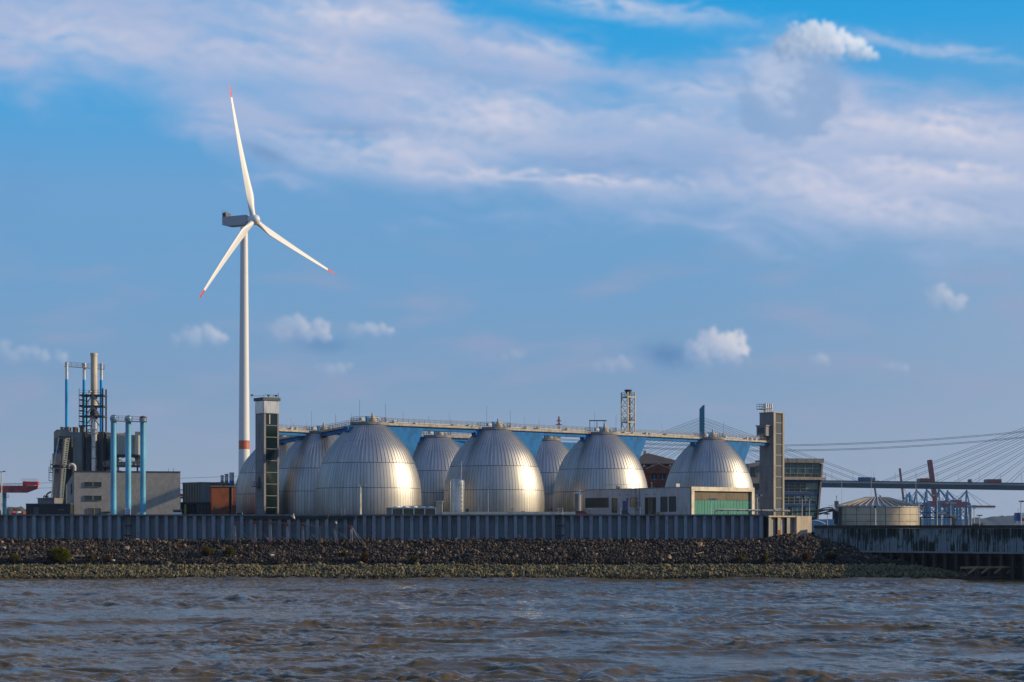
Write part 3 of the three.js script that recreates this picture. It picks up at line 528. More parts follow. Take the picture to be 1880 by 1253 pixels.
// ================================================================ WIND TURBINE
{
  const D = 600, hub = V(X(465.5, D), Y(404, D), -D), yaw = 60 * Math.PI / 180, tilt = 5 * Math.PI / 180;
  const ax = V(Math.sin(yaw) * Math.cos(tilt), Math.sin(tilt), Math.cos(yaw) * Math.cos(tilt)), tb = hub.clone().addScaledVector(ax, -4.2);
  const t = new THREE.Group(); t.name = 'wind_turbine'; scene.add(t); t.position.set(tb.x, GROUND, tb.z); describe(t, 'tall white three-bladed wind turbine with red blade tips', 'turbine');
  const H = hub.y - GROUND - 1.8, s = D / F, band0 = Y(825, D) - GROUND, band1 = Y(809, D) - GROUND, rAt = (y) => lerp(2.12, 1.25, y / H);
  const sections = [0, band0 - 26, band0]; let prev = 0;
  for (const y of [band0 * .5, band0]) { part(t, 'tower_section', cyl(rAt(prev), rAt(y), prev, y, 0, 0, 40), M.white); prev = y; }
  part(t, 'tower_band', cyl(rAt(band0), rAt(band1), band0, band1, 0, 0, 40), M.orange, 'orange red warning band on the tower'); prev = band1;
  for (const y of [band1 + 28, band1 + 58, H]) { part(t, 'tower_section', cyl(rAt(prev) + .0, rAt(y), prev + .02, y, 0, 0, 40), M.white); prev = y; }
  const head = new THREE.Group(); head.name = 'rotor_head'; t.add(head); head.position.set(hub.x - tb.x, hub.y - GROUND, hub.z - tb.z); head.rotation.order = 'YXZ'; head.rotation.y = yaw; head.rotation.x = -tilt;
  const nac = prism([[-2.2, -1.75], [-10.6, -1.95], [-12.4, -1.6], [-12.6, 1.25], [-2.2, 1.6]].map(([z, y]) => [z, y]), -1.7, 1.7).rotateY(-Math.PI / 2).rotateX(tilt + .05);
  part(head, 'nacelle', nac, M.nacelle);
  part(head, 'nacelle_collar', cyl(1.75, 1.7, -1, 1, 0, 0, 24).rotateX(Math.PI / 2).translate(0, 0, -1.8), M.nacelle);
  part(head, 'cooler', [box(-1.4, 1.4, 2.9, 4.4, -12.4, -10.9), ...railing([V(-1.4, 4.4, -12.3), V(1.4, 4.4, -12.3)], 0.9, 0.9, .04, 1)], M.darkSteel);
  part(head, 'hub', [lathe([[0, 2.3], [.7, 2.2], [1.35, 1.75], [1.72, .9], [1.8, 0], [1.7, -1.2]], 28).rotateX(Math.PI / 2)], M.white);
  const L = 46, blade = (r0, r1) => {
    const pos = [], idx = [], N = 20, S = 26;
    for (let j = 0; j <= S; j++) {
      const r = lerp(r0, r1, j / S), u = r / L, root = 1 - smooth(0.03, 0.2, u);
      const chord = lerp(lerp(3.3, 0.62, Math.pow(clamp((u - 0.18) / 0.82), 0.82)), 1.9, root), thick = lerp(chord * lerp(0.34, 0.15, u), 1.9, root), tw = (lerp(16, -1, Math.pow(u, .6)) + 4) * Math.PI / 180, end = u > .985 ? (1 - u) / .015 : 1;
      for (let k = 0; k < N; k++) { const a = k / N * Math.PI * 2; let cx = Math.cos(a) * chord / 2 * Math.max(end, .12), cz = Math.sin(a) * thick / 2 * Math.max(end, .12) * lerp(1, 0.55 + 0.45 * Math.cos(a), 1 - root); cx += (1 - root) * chord * 0.16; pos.push(cx * Math.cos(tw) - cz * Math.sin(tw), r, cx * Math.sin(tw) + cz * Math.cos(tw) + 1.6 * u * u); }
    }
    for (let j = 0; j < S; j++) for (let k = 0; k < N; k++) { const a = j * N + k, b = j * N + (k + 1) % N; idx.push(a, a + N, b, b, a + N, b + N); }
    const c = pos.length / 3; pos.push(0, r1, 1.6 * (r1 / L) ** 2); for (let k = 0; k < N; k++) idx.push(S * N + k, c, S * N + (k + 1) % N);
    const g = new THREE.BufferGeometry(); g.setAttribute('position', new THREE.Float32BufferAttribute(pos, 3)); g.setAttribute('uv', new THREE.Float32BufferAttribute(new Float32Array(pos.length / 3 * 2), 2)); g.setIndex(idx); g.computeVertexNormals(); return g;
  };
  for (let k = 0; k < 3; k++) {
    const psi = (-13 + k * 120) * Math.PI / 180;
    part(head, 'blade', blade(0.9, L * .905).rotateZ(-psi), M.white); part(head, 'blade_tip', blade(L * .905, L).rotateZ(-psi), M.red, 'red painted blade tip');
  }
}

// ================================================================ LEFT: INCINERATION WORKS
const blk = (g, px0, px1, py0, py1, z0, z1) => box(lx(g, px0), lx(g, px1), ly(g, py1), ly(g, py0), z0, z1);
const pt = (g, px, py, z) => V(lx(g, px), ly(g, py), z);
function windowOn(g, px0, px1, py0, py1, z, frame, pane, split = 1) {       // a framed window with panes, on the face at local z
  const w = part(g, 'window', [blk(g, px0 - .4, px1 + .4, py0 - .4, py0, z, z + .14), blk(g, px0 - .4, px1 + .4, py1, py1 + .4, z, z + .2), blk(g, px0 - .4, px0, py0, py1, z, z + .14), blk(g, px1, px1 + .4, py0, py1, z, z + .14)], frame);
  for (let i = 0; i < split; i++) { const a = lerp(px0, px1, i / split), b = lerp(px0, px1, (i + 1) / split); part(w, 'pane', blk(g, a + (i ? .5 : 0), b - (i < split - 1 ? .5 : 0), py0, py1, z + .01, z + .05), pane); }
  if (split > 1) part(w, 'mullion', blk(g, (px0 + px1) / 2 - .5, (px0 + px1) / 2 + .5, py0, py1, z + .01, z + .12), M.concrete);
  return w;
}
{
  const g = thing('workshop_hall', 'wide grey hall with diagonal cladding behind the blue pipes', 'building', 234, 415.5, { turn: 0.2 });
  part(g, 'wall', blk(g, 140, 327, 867, 1010, -22, 0), M.hatch);
  part(g, 'roof_edge', blk(g, 139.5, 327.5, 865.4, 867, -22.2, .12), M.darkSteel);
  part(g, 'side_wing', prism([[lx(g, 126), 0], [lx(g, 139.9), 0], [lx(g, 139.9), ly(g, 868)], [lx(g, 126), ly(g, 892)]], -14, -.3), M.hatch);
  part(g, 'side_slit', blk(g, 134.5, 136.3, 889, 908, -.29, -.2), M.black);
  windowOn(g, 158, 188, 886, 894, 0, M.concreteGrey, M.glass, 2); windowOn(g, 158, 188, 911, 919, 0, M.concreteGrey, M.glass, 2); windowOn(g, 164, 187, 934, 946, 0, M.concreteGrey, M.greyGlass, 2);
  part(g, 'roof_kit', [blk(g, 205, 222, 863, 866, -9, -7), blk(g, 262, 280, 864, 866, -9, -7), rod(pt(g, 306, 866, -5), pt(g, 306, 859, -5), .05), rod(pt(g, 315, 866, -5), pt(g, 315, 858, -5), .05)], M.darkSteel);
  part(g, 'door_canopy', blk(g, 188.5, 206, 940, 941, 0.01, .6), M.darkSteel);
}
{
  const g = thing('bench_table', 'pale metal bin with a dark slot at the corner of the wide grey hall', 'container', 325, 400);
  part(g, 'base', blk(g, 317, 332, 941, 985, -1, 0), M.white); part(g, 'lid', blk(g, 316.5, 332.5, 936, 938, -1, 0.02), M.panelGrey); part(g, 'slot', blk(g, 317.5, 331.5, 938.01, 940.99, -.9, -.1), M.black);
}
// three blue pipes in front of the hall
const pipeLabels = ['blue domed pipe nearest the hall windows', 'middle blue domed pipe, above the red and white ladder head', 'blue domed pipe farthest from the hall windows'];
[208, 235, 262].forEach((px, i) => {
  const g = thing('blue_pipe', pipeLabels[i], 'pipe', px, 406 + i * 2, { group: 'blue pipes in front of the hall' }), top = ly(g, 767 + i);
  part(g, 'shaft', cyl(.68, .66, 0, top, 0, 0, 28), M.pipeBlue);
  for (let y = 5; y < top - 2; y += 5.2) part(g, 'flange', cyl(.715, .715, y, y + .12, 0, 0, 28), M.pipeBlue);
  part(g, 'cap_collar', cyl(.85, .85, top - .6, top, 0, 0, 28), M.pipeBlue);
  part(g, 'dome', lathe([[.8, top], [.72, top + .3], [.5, top + .55], [0, top + .68]], 24), i === 2 ? M.rustRed : M.silver);
});
{
  const g = thing('pipe_platform', 'narrow railed service platform joining the tops of the blue pipes', 'platform', 235, 407.2, { y: Y(773.5, 407.2), turn: 0.52 });
  part(g, 'deck', box(-4.2, 4.3, -.2, 0, -.15, .5), M.darkSteel);
  part(g, 'railing', railing([V(-4.2, 0, .45), V(4.3, 0, .45)], 1.1, 1.7, .045, 3), M.darkSteel);
}
{
  const D = 455, g = thing('incinerator_block', 'tall dark greenish incinerator building with inclined conveyor and pipework', 'building', 160, D, { turn: 0.12 });
  part(g, 'boiler_house', prism([[lx(g, 100), 0], [lx(g, 152), 0], [lx(g, 152), ly(g, 794)], [lx(g, 125), ly(g, 794)], [lx(g, 124.5), ly(g, 789.5)], [lx(g, 105), ly(g, 789.5)], [lx(g, 100), ly(g, 794)]], -20, 0), M.greenGrey);
  part(g, 'blue_stripe', blk(g, 99.9, 110, 826, 833, 0, .06), M.officeBlue);
  part(g, 'lower_block', blk(g, 98, 112, 833.5, 990, -12, .5), M.panelGrey);
  part(g, 'dark_bay', blk(g, 152.02, 190, 792, 990, -18, -3), M.darkBlock);
  part(g, 'bay_column', [blk(g, 151, 154, 793, 990, -2.9, -1.8), blk(g, 182, 185, 793, 990, -2.9, -1.2)], M.darkSteel);
  part(g, 'bay_infill', blk(g, 154.5, 181.5, 796, 990, -2.9, -2.5), M.panelGrey);
  part(g, 'rear_bay', blk(g, 190.02, 206, 797, 990, -16, -7), M.panelWarm);
  part(g, 'filter_house', blk(g, 203, 252, 799, 835, -9, 1.5), M.paleGreen);
  for (let i = 0; i < 9; i++) part(g, 'cladding_rib', blk(g, 206 + i * 5, 206.4 + i * 5, 800, 834, 1.5, 1.6), M.paleGreen);
  part(g, 'filter_house_upper', blk(g, 239, 256, 789, 850, -14, -9.1), M.paleGreen);
  for (const y of [801, 812, 817]) part(g, 'slot_window', blk(g, 253, 255.4, y, y + 4, -9.09, -9), M.black);
  part(g, 'floor_frame', [blk(g, 200, 254, 835.2, 838, -9, 1.2), blk(g, 205, 207.5, 838, 990, -.5, .1), blk(g, 228, 230, 838, 990, -.5, .1), blk(g, 248, 251, 838, 990, -.5, .1), blk(g, 188, 258, 854, 858, -2, 1), blk(g, 188, 258, 846, 848, -8, -7.6)], M.darkSteel);
  part(g, 'frame_brace', [rod(pt(g, 208, 852, .2), pt(g, 228, 838, .2), .07), rod(pt(g, 208, 838, .2), pt(g, 228, 852, .2), .07), rod(pt(g, 230, 852, .2), pt(g, 248, 838, .2), .07)], M.steel);
  part(g, 'terrace_rail', railing([pt(g, 190, 854, 1), pt(g, 258, 854, 1)], 1.1, 1.2, .04, 2), M.steel);
  part(g, 'terrace_kit', [blk(g, 192, 197, 846, 854, -1, 0), blk(g, 212, 222, 849, 854, -1, 0), cyl(.5, .5, ly(g, 854), ly(g, 848), lx(g, 225), -.6, 12), blk(g, 239, 245, 847, 854, -1, 0), blk(g, 198, 201, 842, 854, -1.4, -.8)], M.concreteGrey);
  part(g, 'roof_pipe', [tube([pt(g, 190, 794, -3), pt(g, 206, 796, -2), pt(g, 222, 795, -2), pt(g, 227, 796, -2)], .32, 20), lathe([[0, -.6], [.6, 0], [0, .6]], 14).translate(lx(g, 228), ly(g, 795), -2)], M.offWhite);
  for (const [px, m] of [[111, M.concreteGrey], [121, M.concreteGrey], [133, M.tan], [146, M.tan]]) part(g, 'roof_vent', [cyl(.72, .72, ly(g, 792), ly(g, 783.5), lx(g, px), -6, 20), cyl(.8, .8, ly(g, 783.6), ly(g, 782.6), lx(g, px), -6, 20)], m);
  // inclined conveyor: two lattice sides, a grey duct and steps
  const rail = (xt, xb, y0, y1, z) => [bar(pt(g, xt, y0, z), pt(g, xb, y1, z), .22)];
  part(g, 'shade_backdrop', [blk(g, 111, 134, 808, 852, .02, .1), blk(g, 112.5, 132, 862, 930, .02, .1)], M.black);  // black backdrop sheets put on the flat wall as the shade of a recess
  part(g, 'hood', [blk(g, 111, 134, 802, 808, .01, 2.6), blk(g, 111, 112.5, 808, 826, .01, 2.4), blk(g, 132.5, 134, 808, 822, .01, 2.4)], M.darkSteel);
  const conv = part(g, 'conveyor_frame', [rail(113, 104.5, 806, 856, 4.5), rail(131.5, 126, 806, 856, 4.5), rail(105, 99.8, 862, 930, 5), rail(126, 119.5, 862, 930, 5)].flat(), M.railGreen);
  const steps = [], knobs = [];
  for (let i = 0; i < 30; i++) { const t = i / 29, y = lerp(808, 928, t), xr = lerp(130.5, 120, t), xl = lerp(113.5, 100.5, t); steps.push(bar(pt(g, xl, y, 4.4), pt(g, xr, y, 4.4), .08)); if (i % 2) steps.push(bar(pt(g, xl, y, 4.4), pt(g, lerp(xl, xr, .5), y + 3.5, 4.4), .06)); knobs.push(blk(g, xr - 4.6, xr - 1.3, y - 1.1, y + .9, 4.5, 5)); }
  part(conv, 'conveyor_rung', steps, M.steel); part(conv, 'conveyor_light_cover', knobs, M.cream);
  part(g, 'duct', [rod(pt(g, 122, 808, 2.6), pt(g, 117.5, 856, 3), .5, 16), rod(pt(g, 117, 862, 3.4), pt(g, 112.5, 928, 3.4), .55, 16)], M.concreteGrey);
  part(g, 'conveyor_platform', [blk(g, 97, 130, 853, 855, .52, 3.4), blk(g, 97, 130, 860.5, 862, .52, 3.4), ...railing([pt(g, 97.5, 853, 3.3), pt(g, 130, 853, 3.3)], .9, 1.2, .05, 2), blk(g, 97, 98.2, 855, 860.5, 3, 3.3), blk(g, 120, 121, 855, 860.5, 3, 3.3), blk(g, 129, 130, 855, 860.5, 3, 3.3)], M.panelGrey);
  part(g, 'elbow_duct', tube([pt(g, 128, 857, 2), pt(g, 134, 854, 2), pt(g, 138.5, 857, 2), pt(g, 138.5, 868, 2)], .42, 24, 12), M.offWhite);
  part(g, 'side_balcony', [blk(g, 91, 98, 868, 869, -2, 0), blk(g, 91, 98, 883, 884, -2, 0), ...railing([pt(g, 91.3, 868, 0), pt(g, 97.9, 868, 0)], 1.2, .6, .05, 3), ...railing([pt(g, 91.3, 883, 0), pt(g, 97.9, 883, 0)], 2.1, .9, .05, 3), rod(pt(g, 91.5, 884, 0), pt(g, 91.5, 857, 0), .06)], M.darkSteel);
  part(g, 'feed_hopper', [blk(g, 92, 128, 915, 922, .6, 3.4), prism([[lx(g, 106), ly(g, 940)], [lx(g, 132), ly(g, 918)], [lx(g, 134), ly(g, 921)], [lx(g, 112), ly(g, 945)]], 3, 3.6)], M.darkBlock);
  part(g, 'feed_pipe', tube([pt(g, 99, 904, 3.6), pt(g, 92.5, 908, 3.6), pt(g, 90, 914, 3.6), pt(g, 90, 922, 3.6)], .22, 16), M.darkSteel);
  part(g, 'feed_rail', railing([pt(g, 89, 922, 3.5), pt(g, 128, 922, 3.5)], 1.1, 1, .05, 2), M.darkSteel);
}
{
  const D = 456, g = thing('chimney_stack', 'beige steel chimney rising through a dark lattice frame', 'chimney', 172, D);
  const r = (px) => px * D / F, top = ly(g, 649);
  part(g, 'flue', [cyl(r(6), r(6), ly(g, 757), top, 0, 0, 32), cyl(r(6.7), r(6.7), top - .7, top, 0, 0, 32)], M.beige);
  part(g, 'flue_collar', [cyl(r(7.2), r(7.8), ly(g, 765), ly(g, 757), 0, 0, 24), cyl(r(7), r(5), ly(g, 757), ly(g, 749), 0, 0, 24)], M.darkSteel);
  part(g, 'lower_flue', [cyl(r(6.4), r(6.4), 0, ly(g, 770), 0, 0, 32), cyl(r(7), r(5.6), ly(g, 770), ly(g, 765), 0, 0, 32)], M.silver);
  for (const y of [797, 822, 843]) part(g, 'flue_ring', cyl(r(8), r(8), ly(g, y), ly(g, y - 1.6), 0, 0, 20), M.steel);
  part(g, 'white_frame', [blk(g, 163.5, 181, 789, 791, 1.6, 1.9), blk(g, 163.5, 181, 796, 798, 1.6, 1.9), blk(g, 163.5, 165, 791, 796, 1.6, 1.9), blk(g, 179.5, 181, 791, 796, 1.6, 1.9)], M.offWhite);
  part(g, 'spotlight_pod', lathe([[0, -.4], [.4, 0], [0, .4]], 10).translate(lx(g, 166.5), ly(g, 720), 1), M.offWhite);
  for (const px of [154, 190]) for (const z of [-2.6, 1.2]) part(g, 'frame_column', blk(g, px - 1.2, px + 1.2, px < 160 ? 722 : 714, 1040, z - .2, z + .2), M.darkSteel);
  for (const y of [726.5, 746.5, 765]) { part(g, 'frame_floor', [blk(g, 148, 192, y - 1.2, y + 1.6, -2.8, 1.5)], M.darkSteel); part(g, 'floor_railing', railing([pt(g, 147, y - 1, 1.45), pt(g, 191, y - 1, 1.45)], 1.1, 1.3, .04, 2), M.darkSteel); }
  part(g, 'frame_brace', [727, 747, 766].flatMap((y) => [bar(pt(g, 172, y, 1.5), pt(g, 159, y + 17, 1.6), .26), bar(pt(g, 172, y, 1.5), pt(g, 185, y + 17, 1.6), .26)]), M.concreteGrey);
  const st = []; for (const y of [734, 744, 754, 764, 774, 783]) st.push(blk(g, 146.5, 153, y, y + 1.4, -1.5, 1.2), ...railing([pt(g, 146.8, y, 1.2), pt(g, 153, y, 1.2)], 1.05, 1, .04, 2)); st.push(rod(pt(g, 146.8, 786, 1.2), pt(g, 146.8, 714, 1.2), .07), blk(g, 146, 166, 781.5, 783, -1, 1.2), ...railing([pt(g, 154, 782, 1.2), pt(g, 166, 782, 1.2)], 1.1, 1, .04, 2), bar(pt(g, 155, 733, 1.3), pt(g, 163, 743, 1.3), .1), bar(pt(g, 155, 753, 1.3), pt(g, 163, 763, 1.3), .1));
  part(g, 'stair_landings', st, M.darkSteel);
}
[[122, 'thin blue chimney with silver top, standing clear to the left of the lattice'], [154, 'thin blue and silver chimney seen through the stair side of the lattice'], [185.5, 'thin blue and silver chimney just right of the beige flue']].forEach(([px, label], i) => {
  const D = 475 + i * 5, g = thing('slim_chimney', label, 'chimney', px, D, { group: 'slim blue and silver chimneys' }), top = ly(g, 666 + i), mid = ly(g, 697 + i * .6);
  part(g, 'lower_shaft', cyl(.47, .45, 0, mid, 0, 0, 20), M.skyBlue); part(g, 'upper_shaft', [cyl(.45, .43, mid + .01, top, 0, 0, 20), cyl(.52, .52, top - .5, top, 0, 0, 20), ...(i === 1 ? [cyl(.75, .7, top - 1.3, top - .1, 0, 0, 16)] : [])], M.silver);
});
{
  const g = thing('chimney_walkway', 'thin railed walkway tying the slim chimneys together near their tops', 'platform', 154, 479.2, { y: Y(675, 479.2), turn: 0.8 });
  part(g, 'deck', box(-6.1, 6.2, -.2, 0, -.1, .5), M.darkSteel); part(g, 'railing', railing([V(-6.1, 0, .45), V(6.2, 0, .45)], 1.1, 1.8, .04, 3), M.darkSteel);
}
{
  const g = thing('low_black_shed', 'low black shed at the foot of the conveyor', 'building', 88, 410);
  part(g, 'wall', blk(g, 47, 128, 926.5, 1000, -10, 0), M.black); part(g, 'roof_edge', blk(g, 46.6, 128.4, 925, 926.5, -10, .15), M.darkBlock); part(g, 'door', blk(g, 61, 70, 932, 1000, 0, .05), M.darkBlock); part(g, 'sign_strip', blk(g, 106, 117, 936, 937, 0.01, .04), M.concreteGrey);
}
{
  const g = thing('pale_pump_house', 'small pale grey pump house with two roof cowls behind the black shed', 'building', 84, 438);
  part(g, 'wall', blk(g, 68.5, 99, 916, 1010, -8, 0), M.panelGrey); part(g, 'roof_edge', blk(g, 67, 99.5, 914.8, 916, -8.2, .3), M.concreteGrey);
  part(g, 'cowl', tube([pt(g, 78, 915, -1), pt(g, 78, 912, -1), pt(g, 79.5, 911, -1), pt(g, 81.3, 912, -1), pt(g, 81.6, 914, -1)], .16, 14), M.black); part(g, 'cowl', cyl(.18, .38, ly(g, 915), ly(g, 910.5), lx(g, 84.5), -1, 10), M.darkBlock);
}
// ---- yard crane at the left edge
const font = await new FontLoader().loadAsync('fonts/droid/droid_sans_bold.typeface.json');
{
  const D = 640, g = thing('yard_crane', 'red beamed yard crane on a blue leg at the left edge', 'crane', 6, D, { turn: 0.1 });
  part(g, 'beam', [blk(g, -120, 46, 892, 905, -3, 0), prism([[lx(g, 45.9), ly(g, 905)], [lx(g, 65), ly(g, 897.5)], [lx(g, 65), ly(g, 892)], [lx(g, 45.9), ly(g, 892)]], -2.9, -.1)], M.craneRed);
  part(g, 'cabin', [blk(g, 40, 46, 884, 892, -3, 0), blk(g, 45.9, 67.5, 884.5, 891, -3, .5), blk(g, 45.9, 48, 891, 896, -.4, .5), blk(g, 65.5, 67.5, 891, 898, -.4, .5)], M.red);
  part(g, 'cabin_window', blk(g, 48.2, 60, 891.5, 893.5, -.3, .0), M.curtain);
  part(g, 'railing', [...railing([pt(g, -60, 892, -.2), pt(g, 40, 892, -.2)], .85, 1.3, .05, 2), ...railing([pt(g, 38, 884, -.2), pt(g, 66, 884, -.2)], .85, 1, .05, 2)], M.steel);
  part(g, 'leg', blk(g, 2, 9, 905, 1025, -2.4, -.4), M.craneBlue);
  part(g, 'ladder', [blk(g, 9.2, 14.5, 913, 914, -1.5, -.5), ...railing([pt(g, 9.5, 913, -.5), pt(g, 14.5, 913, -.5)], .9, .7, .05, 2), rod(pt(g, 10, 914, -.6), pt(g, 10, 1000, -.6), .1), blk(g, 9.2, 14.5, 931, 932, -1.5, -.5), blk(g, 7.5, 10, 905, 914, -.4, .2)], M.darkSteel);
  const t = new TextGeometry('CTT', { font, size: 1.15, depth: .04, curveSegments: 3 }); t.translate(lx(g, 9.5), ly(g, 900.8), .005); part(g, 'lettering', t, M.darkBlock);
}
function lampPost(name, label, px, topPy, D, heads, o = {}) {        // mast with arms; heads: list of photo-pixel offsets
  const g = thing(name, label, 'lamp', px, D, { group: o.group ?? 'lamp posts on the works' , y: o.y ?? GROUND }), top = ly(g, topPy), s = D / F;
  part(g, 'mast', cyl(o.r ?? .13, (o.r ?? .13) * .65, 0, top, 0, 0, 10), o.mat ?? M.lampHead);
  for (const dx of heads) { const h = part(g, 'lamp_head', [box(dx * s - .45, dx * s + .45, top - .17, top + .17, -.25, .25), ...(Math.abs(dx) > .5 ? [bar(V(0, top - .05, 0), V(dx * s, top - .02, 0), .13)] : [])], o.headMat ?? M.lampHead); }
  if (o.rod) part(g, 'lightning_rod', rod(V(0, top, 0), V(0, top + o.rod * s, 0), .04, 4), M.darkSteel);
  return g;
}
lampPost('light_mast', 'tall light mast with a round head ring above the yard crane', 2, 866, 620, [-5, 5], { r: .3, headMat: M.darkSteel });
// ---- shipping containers under the yard crane
{
  const r = rng(77), cols = [[M.craneRed, 'red'], [M.rustRed, 'rust red'], [M.red, 'bright red'], [M.craneBlue, 'blue'], [M.offWhite, 'pale'], [M.redBrown, 'brown']], h = 2.6;
  for (let row = 0; row < 3; row++) for (let i = 0; i < 12; i++) {
    const [mat, hue] = cols[Math.floor(r() * cols.length)];
    if (row === 2 && r() < .35) continue;
    const c = thing('shipping_container', hue + ' shipping container in the ' + ['bottom', 'middle', 'top'][row] + ' tier under the yard crane, ' + ['near its leg', 'halfway along', 'near the shed'][Math.floor(i / 4)], 'container', 12 + i * 3.1 + (row % 2), 764 + (i % 3) * 3, { y: GROUND + row * h, group: 'stacked containers under the yard crane' });
    part(c, 'body', box(-.36, .36, 0, h - .02, -6, 0), mat); part(c, 'door_bar', [box(-.12, -.08, .2, h - .2, 0, .03), box(.08, .12, .2, h - .2, 0, .03)], M.concreteGrey);
  }
}
{ // scrap heap hill behind the containers
  const g = new THREE.SphereGeometry(1, 24, 10, 0, Math.PI * 2, 0, Math.PI / 2).scale(15, 10.6, 8); const p = g.attributes.position; for (let i = 0; i < p.count; i++) p.setY(i, p.getY(i) * (1 + .12 * n2(p.getX(i) / 4, p.getZ(i) / 4)));
  g.computeVertexNormals(); const m = new THREE.Mesh(metres(g), M.ground); m.position.set(X(30, 840), GROUND - .3, -840); structure(m, 'hill');
}
// ---- between the hall and the digesters
{
  const g = thing('far_gantry', 'bright red gantry beam on white posts seen past the hall corner', 'crane', 345, 600);
  part(g, 'beam', blk(g, 322, 357.5, 907, 912, -2, 0), M.red); part(g, 'railing', railing([pt(g, 326, 907, 0), pt(g, 357, 907, 0)], .7, .9, .05, 1), M.darkSteel);
  part(g, 'truss', blk(g, 322, 368, 912.5, 916, -2.5, -.5), M.redBrown); for (const x of [330, 355]) part(g, 'post', blk(g, x - .8, x + .8, 916, 1020, -1, -.5), M.offWhite);
}
lampPost('lamp_post', 'lamp post in front of the bright red gantry beam', 338.5, 900, 520, [-6, 0]);
{
  const g = thing('glazed_shed', 'low dark shed with green glass strips beside the red brown building', 'building', 360, 455);
  part(g, 'wall', blk(g, 327, 392, 924, 1010, -9, 0), M.black); part(g, 'roof_edge', blk(g, 326, 392, 922.5, 924.5, -9.2, .3), M.darkSteel);
  for (let i = 0; i < 9; i++) part(g, 'glass_strip', blk(g, 332 + i * 6, 335.5 + i * 6, 926.5, 944, 0.02, .06), i === 1 ? M.leafOlive : i < 5 ? M.gasGreen : M.greyGlass);
}
{
  const g = thing('red_brown_building', 'red brown rendered block left of the hidden egg', 'building', 410, 453.5, { turn: 0.3 });
  part(g, 'wall', [blk(g, 389, 420.2, 894, 1010, -5, 0), blk(g, 423.3, 432, 894, 1010, -5, 0), blk(g, 420.2, 423.3, 894, 1010, -5, -1)], M.redBrown); part(g, 'downpipe', rod(pt(g, 424.6, 896, .12), pt(g, 424.6, 1005, .12), .1, 8), M.concreteGrey);
  part(g, 'roof_edge', blk(g, 388, 432, 892.5, 894, -5, .25), M.concreteGrey); part(g, 'vent_grille', blk(g, 394.5, 401.5, 929.5, 943, 0.01, .06), M.brown);
}
{
  const g = thing('ribbed_metal_hall', 'ribbed grey metal hall with three roof vents behind the red brown block', 'building', 386, 478, { turn: 0.75 });
  const s = .1469; const L0 = -2.3 / Math.cos(.75) * 1.0;
  const h = ly(g, 887.5);
  part(g, 'wall', box(-3.2, 15, 0, h, -9, 0), M.greenGrey); part(g, 'roof_edge', box(-3.3, 15.1, h, h + .25, -9.1, .1), M.concreteGrey);
  for (let i = 0; i < 7; i++) part(g, 'side_rib', box(-3.34, -3.2, 0, h - .1, -8.6 + i * 1.35, -8.1 + i * 1.35), M.brown);
  for (let i = 0; i < 6; i++) part(g, 'clerestory_pane', box(.5 + i * 2.1, 2.4 + i * 2.1, h - 1.3, h - .2, 0.01, .05), M.greyGlass);
}
{
  [[407.5, 877, 5.8, 1.3], [415.5, 874.5, 6.6, 1.1], [425, 872, 8.5, 1.2]].forEach(([px, py, w], i) => {
    const g = thing('roof_vent_drum', ['smallest drum vent on the ribbed metal hall', 'middle drum vent on the ribbed metal hall', 'largest drum vent with blue base on the ribbed metal hall'][i], 'vent', px, 474, { y: GROUND + EYE - 9 + (HORIZON - 887.5) * 470 / F - 1 + .0, group: 'drum vents' }), r = w / 2 * 474 / F;
    const base = ly(g, 883); part(g, 'base', cyl(r, r, 0.26, base, 0, 0, 16), i === 2 ? M.blue : M.concreteGrey); part(g, 'drum', cyl(r, r, base + .01, ly(g, py - 3), 0, 0, 18), M.offWhite); part(g, 'lid', cyl(r * 1.08, r * 1.08, ly(g, py - 3), ly(g, py - 3.8), 0, 0, 18), M.darkSteel);
  });
}

// ================================================================ ON THE RIVER WALL AND IN THE YARD
lampPost('lamp_post', 'two-armed lamp post in front of the largest egg', 661.5, 890.5, 375, [-6.5, 6], { rod: 16, r: .26, mat: M.cream });
lampPost('lamp_post', 'two-armed lamp post right of the steel cylinder', 896, 893, 380, [-6, 6], { rod: 20, r: .12, mat: M.steel });
lampPost('lamp_post', 'single lamp post in front of the green gate', 1305, 917, 372, [0, 7], { r: .12 });
lampPost('lamp_post', 'lamp post just left of the lift tower foot', 1390.5, 910, 376, [1, 6], { r: .13 });
lampPost('lamp_post', 'bright double lamp post in front of the blue striped office', 1473, 913, 380, [-6, 0, 3], { r: .11 });
lampPost('lamp_post', 'shorter lamp post in front of the office curtains', 1486.5, 918, 384, [-5, 0], { r: .11 });
{
  const g = thing('process_tank', 'small shiny steel cylinder tank standing between two eggs', 'tank', 839.5, 385), top = ly(g, 884), r = 13.2 * 385 / F;
  for (let i = 0; i < 5; i++) part(g, 'shell_ring', cyl(r, r, top * i / 5 + .015, top * (i + 1) / 5 - .015, 0, 0, 40), M.silver);
  part(g, 'inner_wall', cyl(r - .04, r - .04, 0, top, 0, 0, 32), M.steel);
  part(g, 'dome', lathe([[r, top], [r * .94, top + .25], [r * .6, top + .45], [0, top + .52]], 36), M.silver);
  part(g, 'nozzle', cyl(.28, .28, 0, .5, 0, 0, 14).rotateX(Math.PI / 2).translate(.6, top - .9, r), M.silver);
  part(g, 'ladder', [rod(V(1.05, 0, r * .86), V(1.05, top, r * .86), .04), ...Array.from({ length: 12 }, (_, i) => box(.95, 1.2, i * top / 12, i * top / 12 + .12, r * .8, r * .86))], M.darkSteel);
  part(g, 'vent_rod', [rod(V(.9, top, 0), V(.9, top + 4.4, 0), .06), rod(V(-r - .1, 0, 0), V(-r - .1, top + .4, 0), .06)], M.offWhite);
}
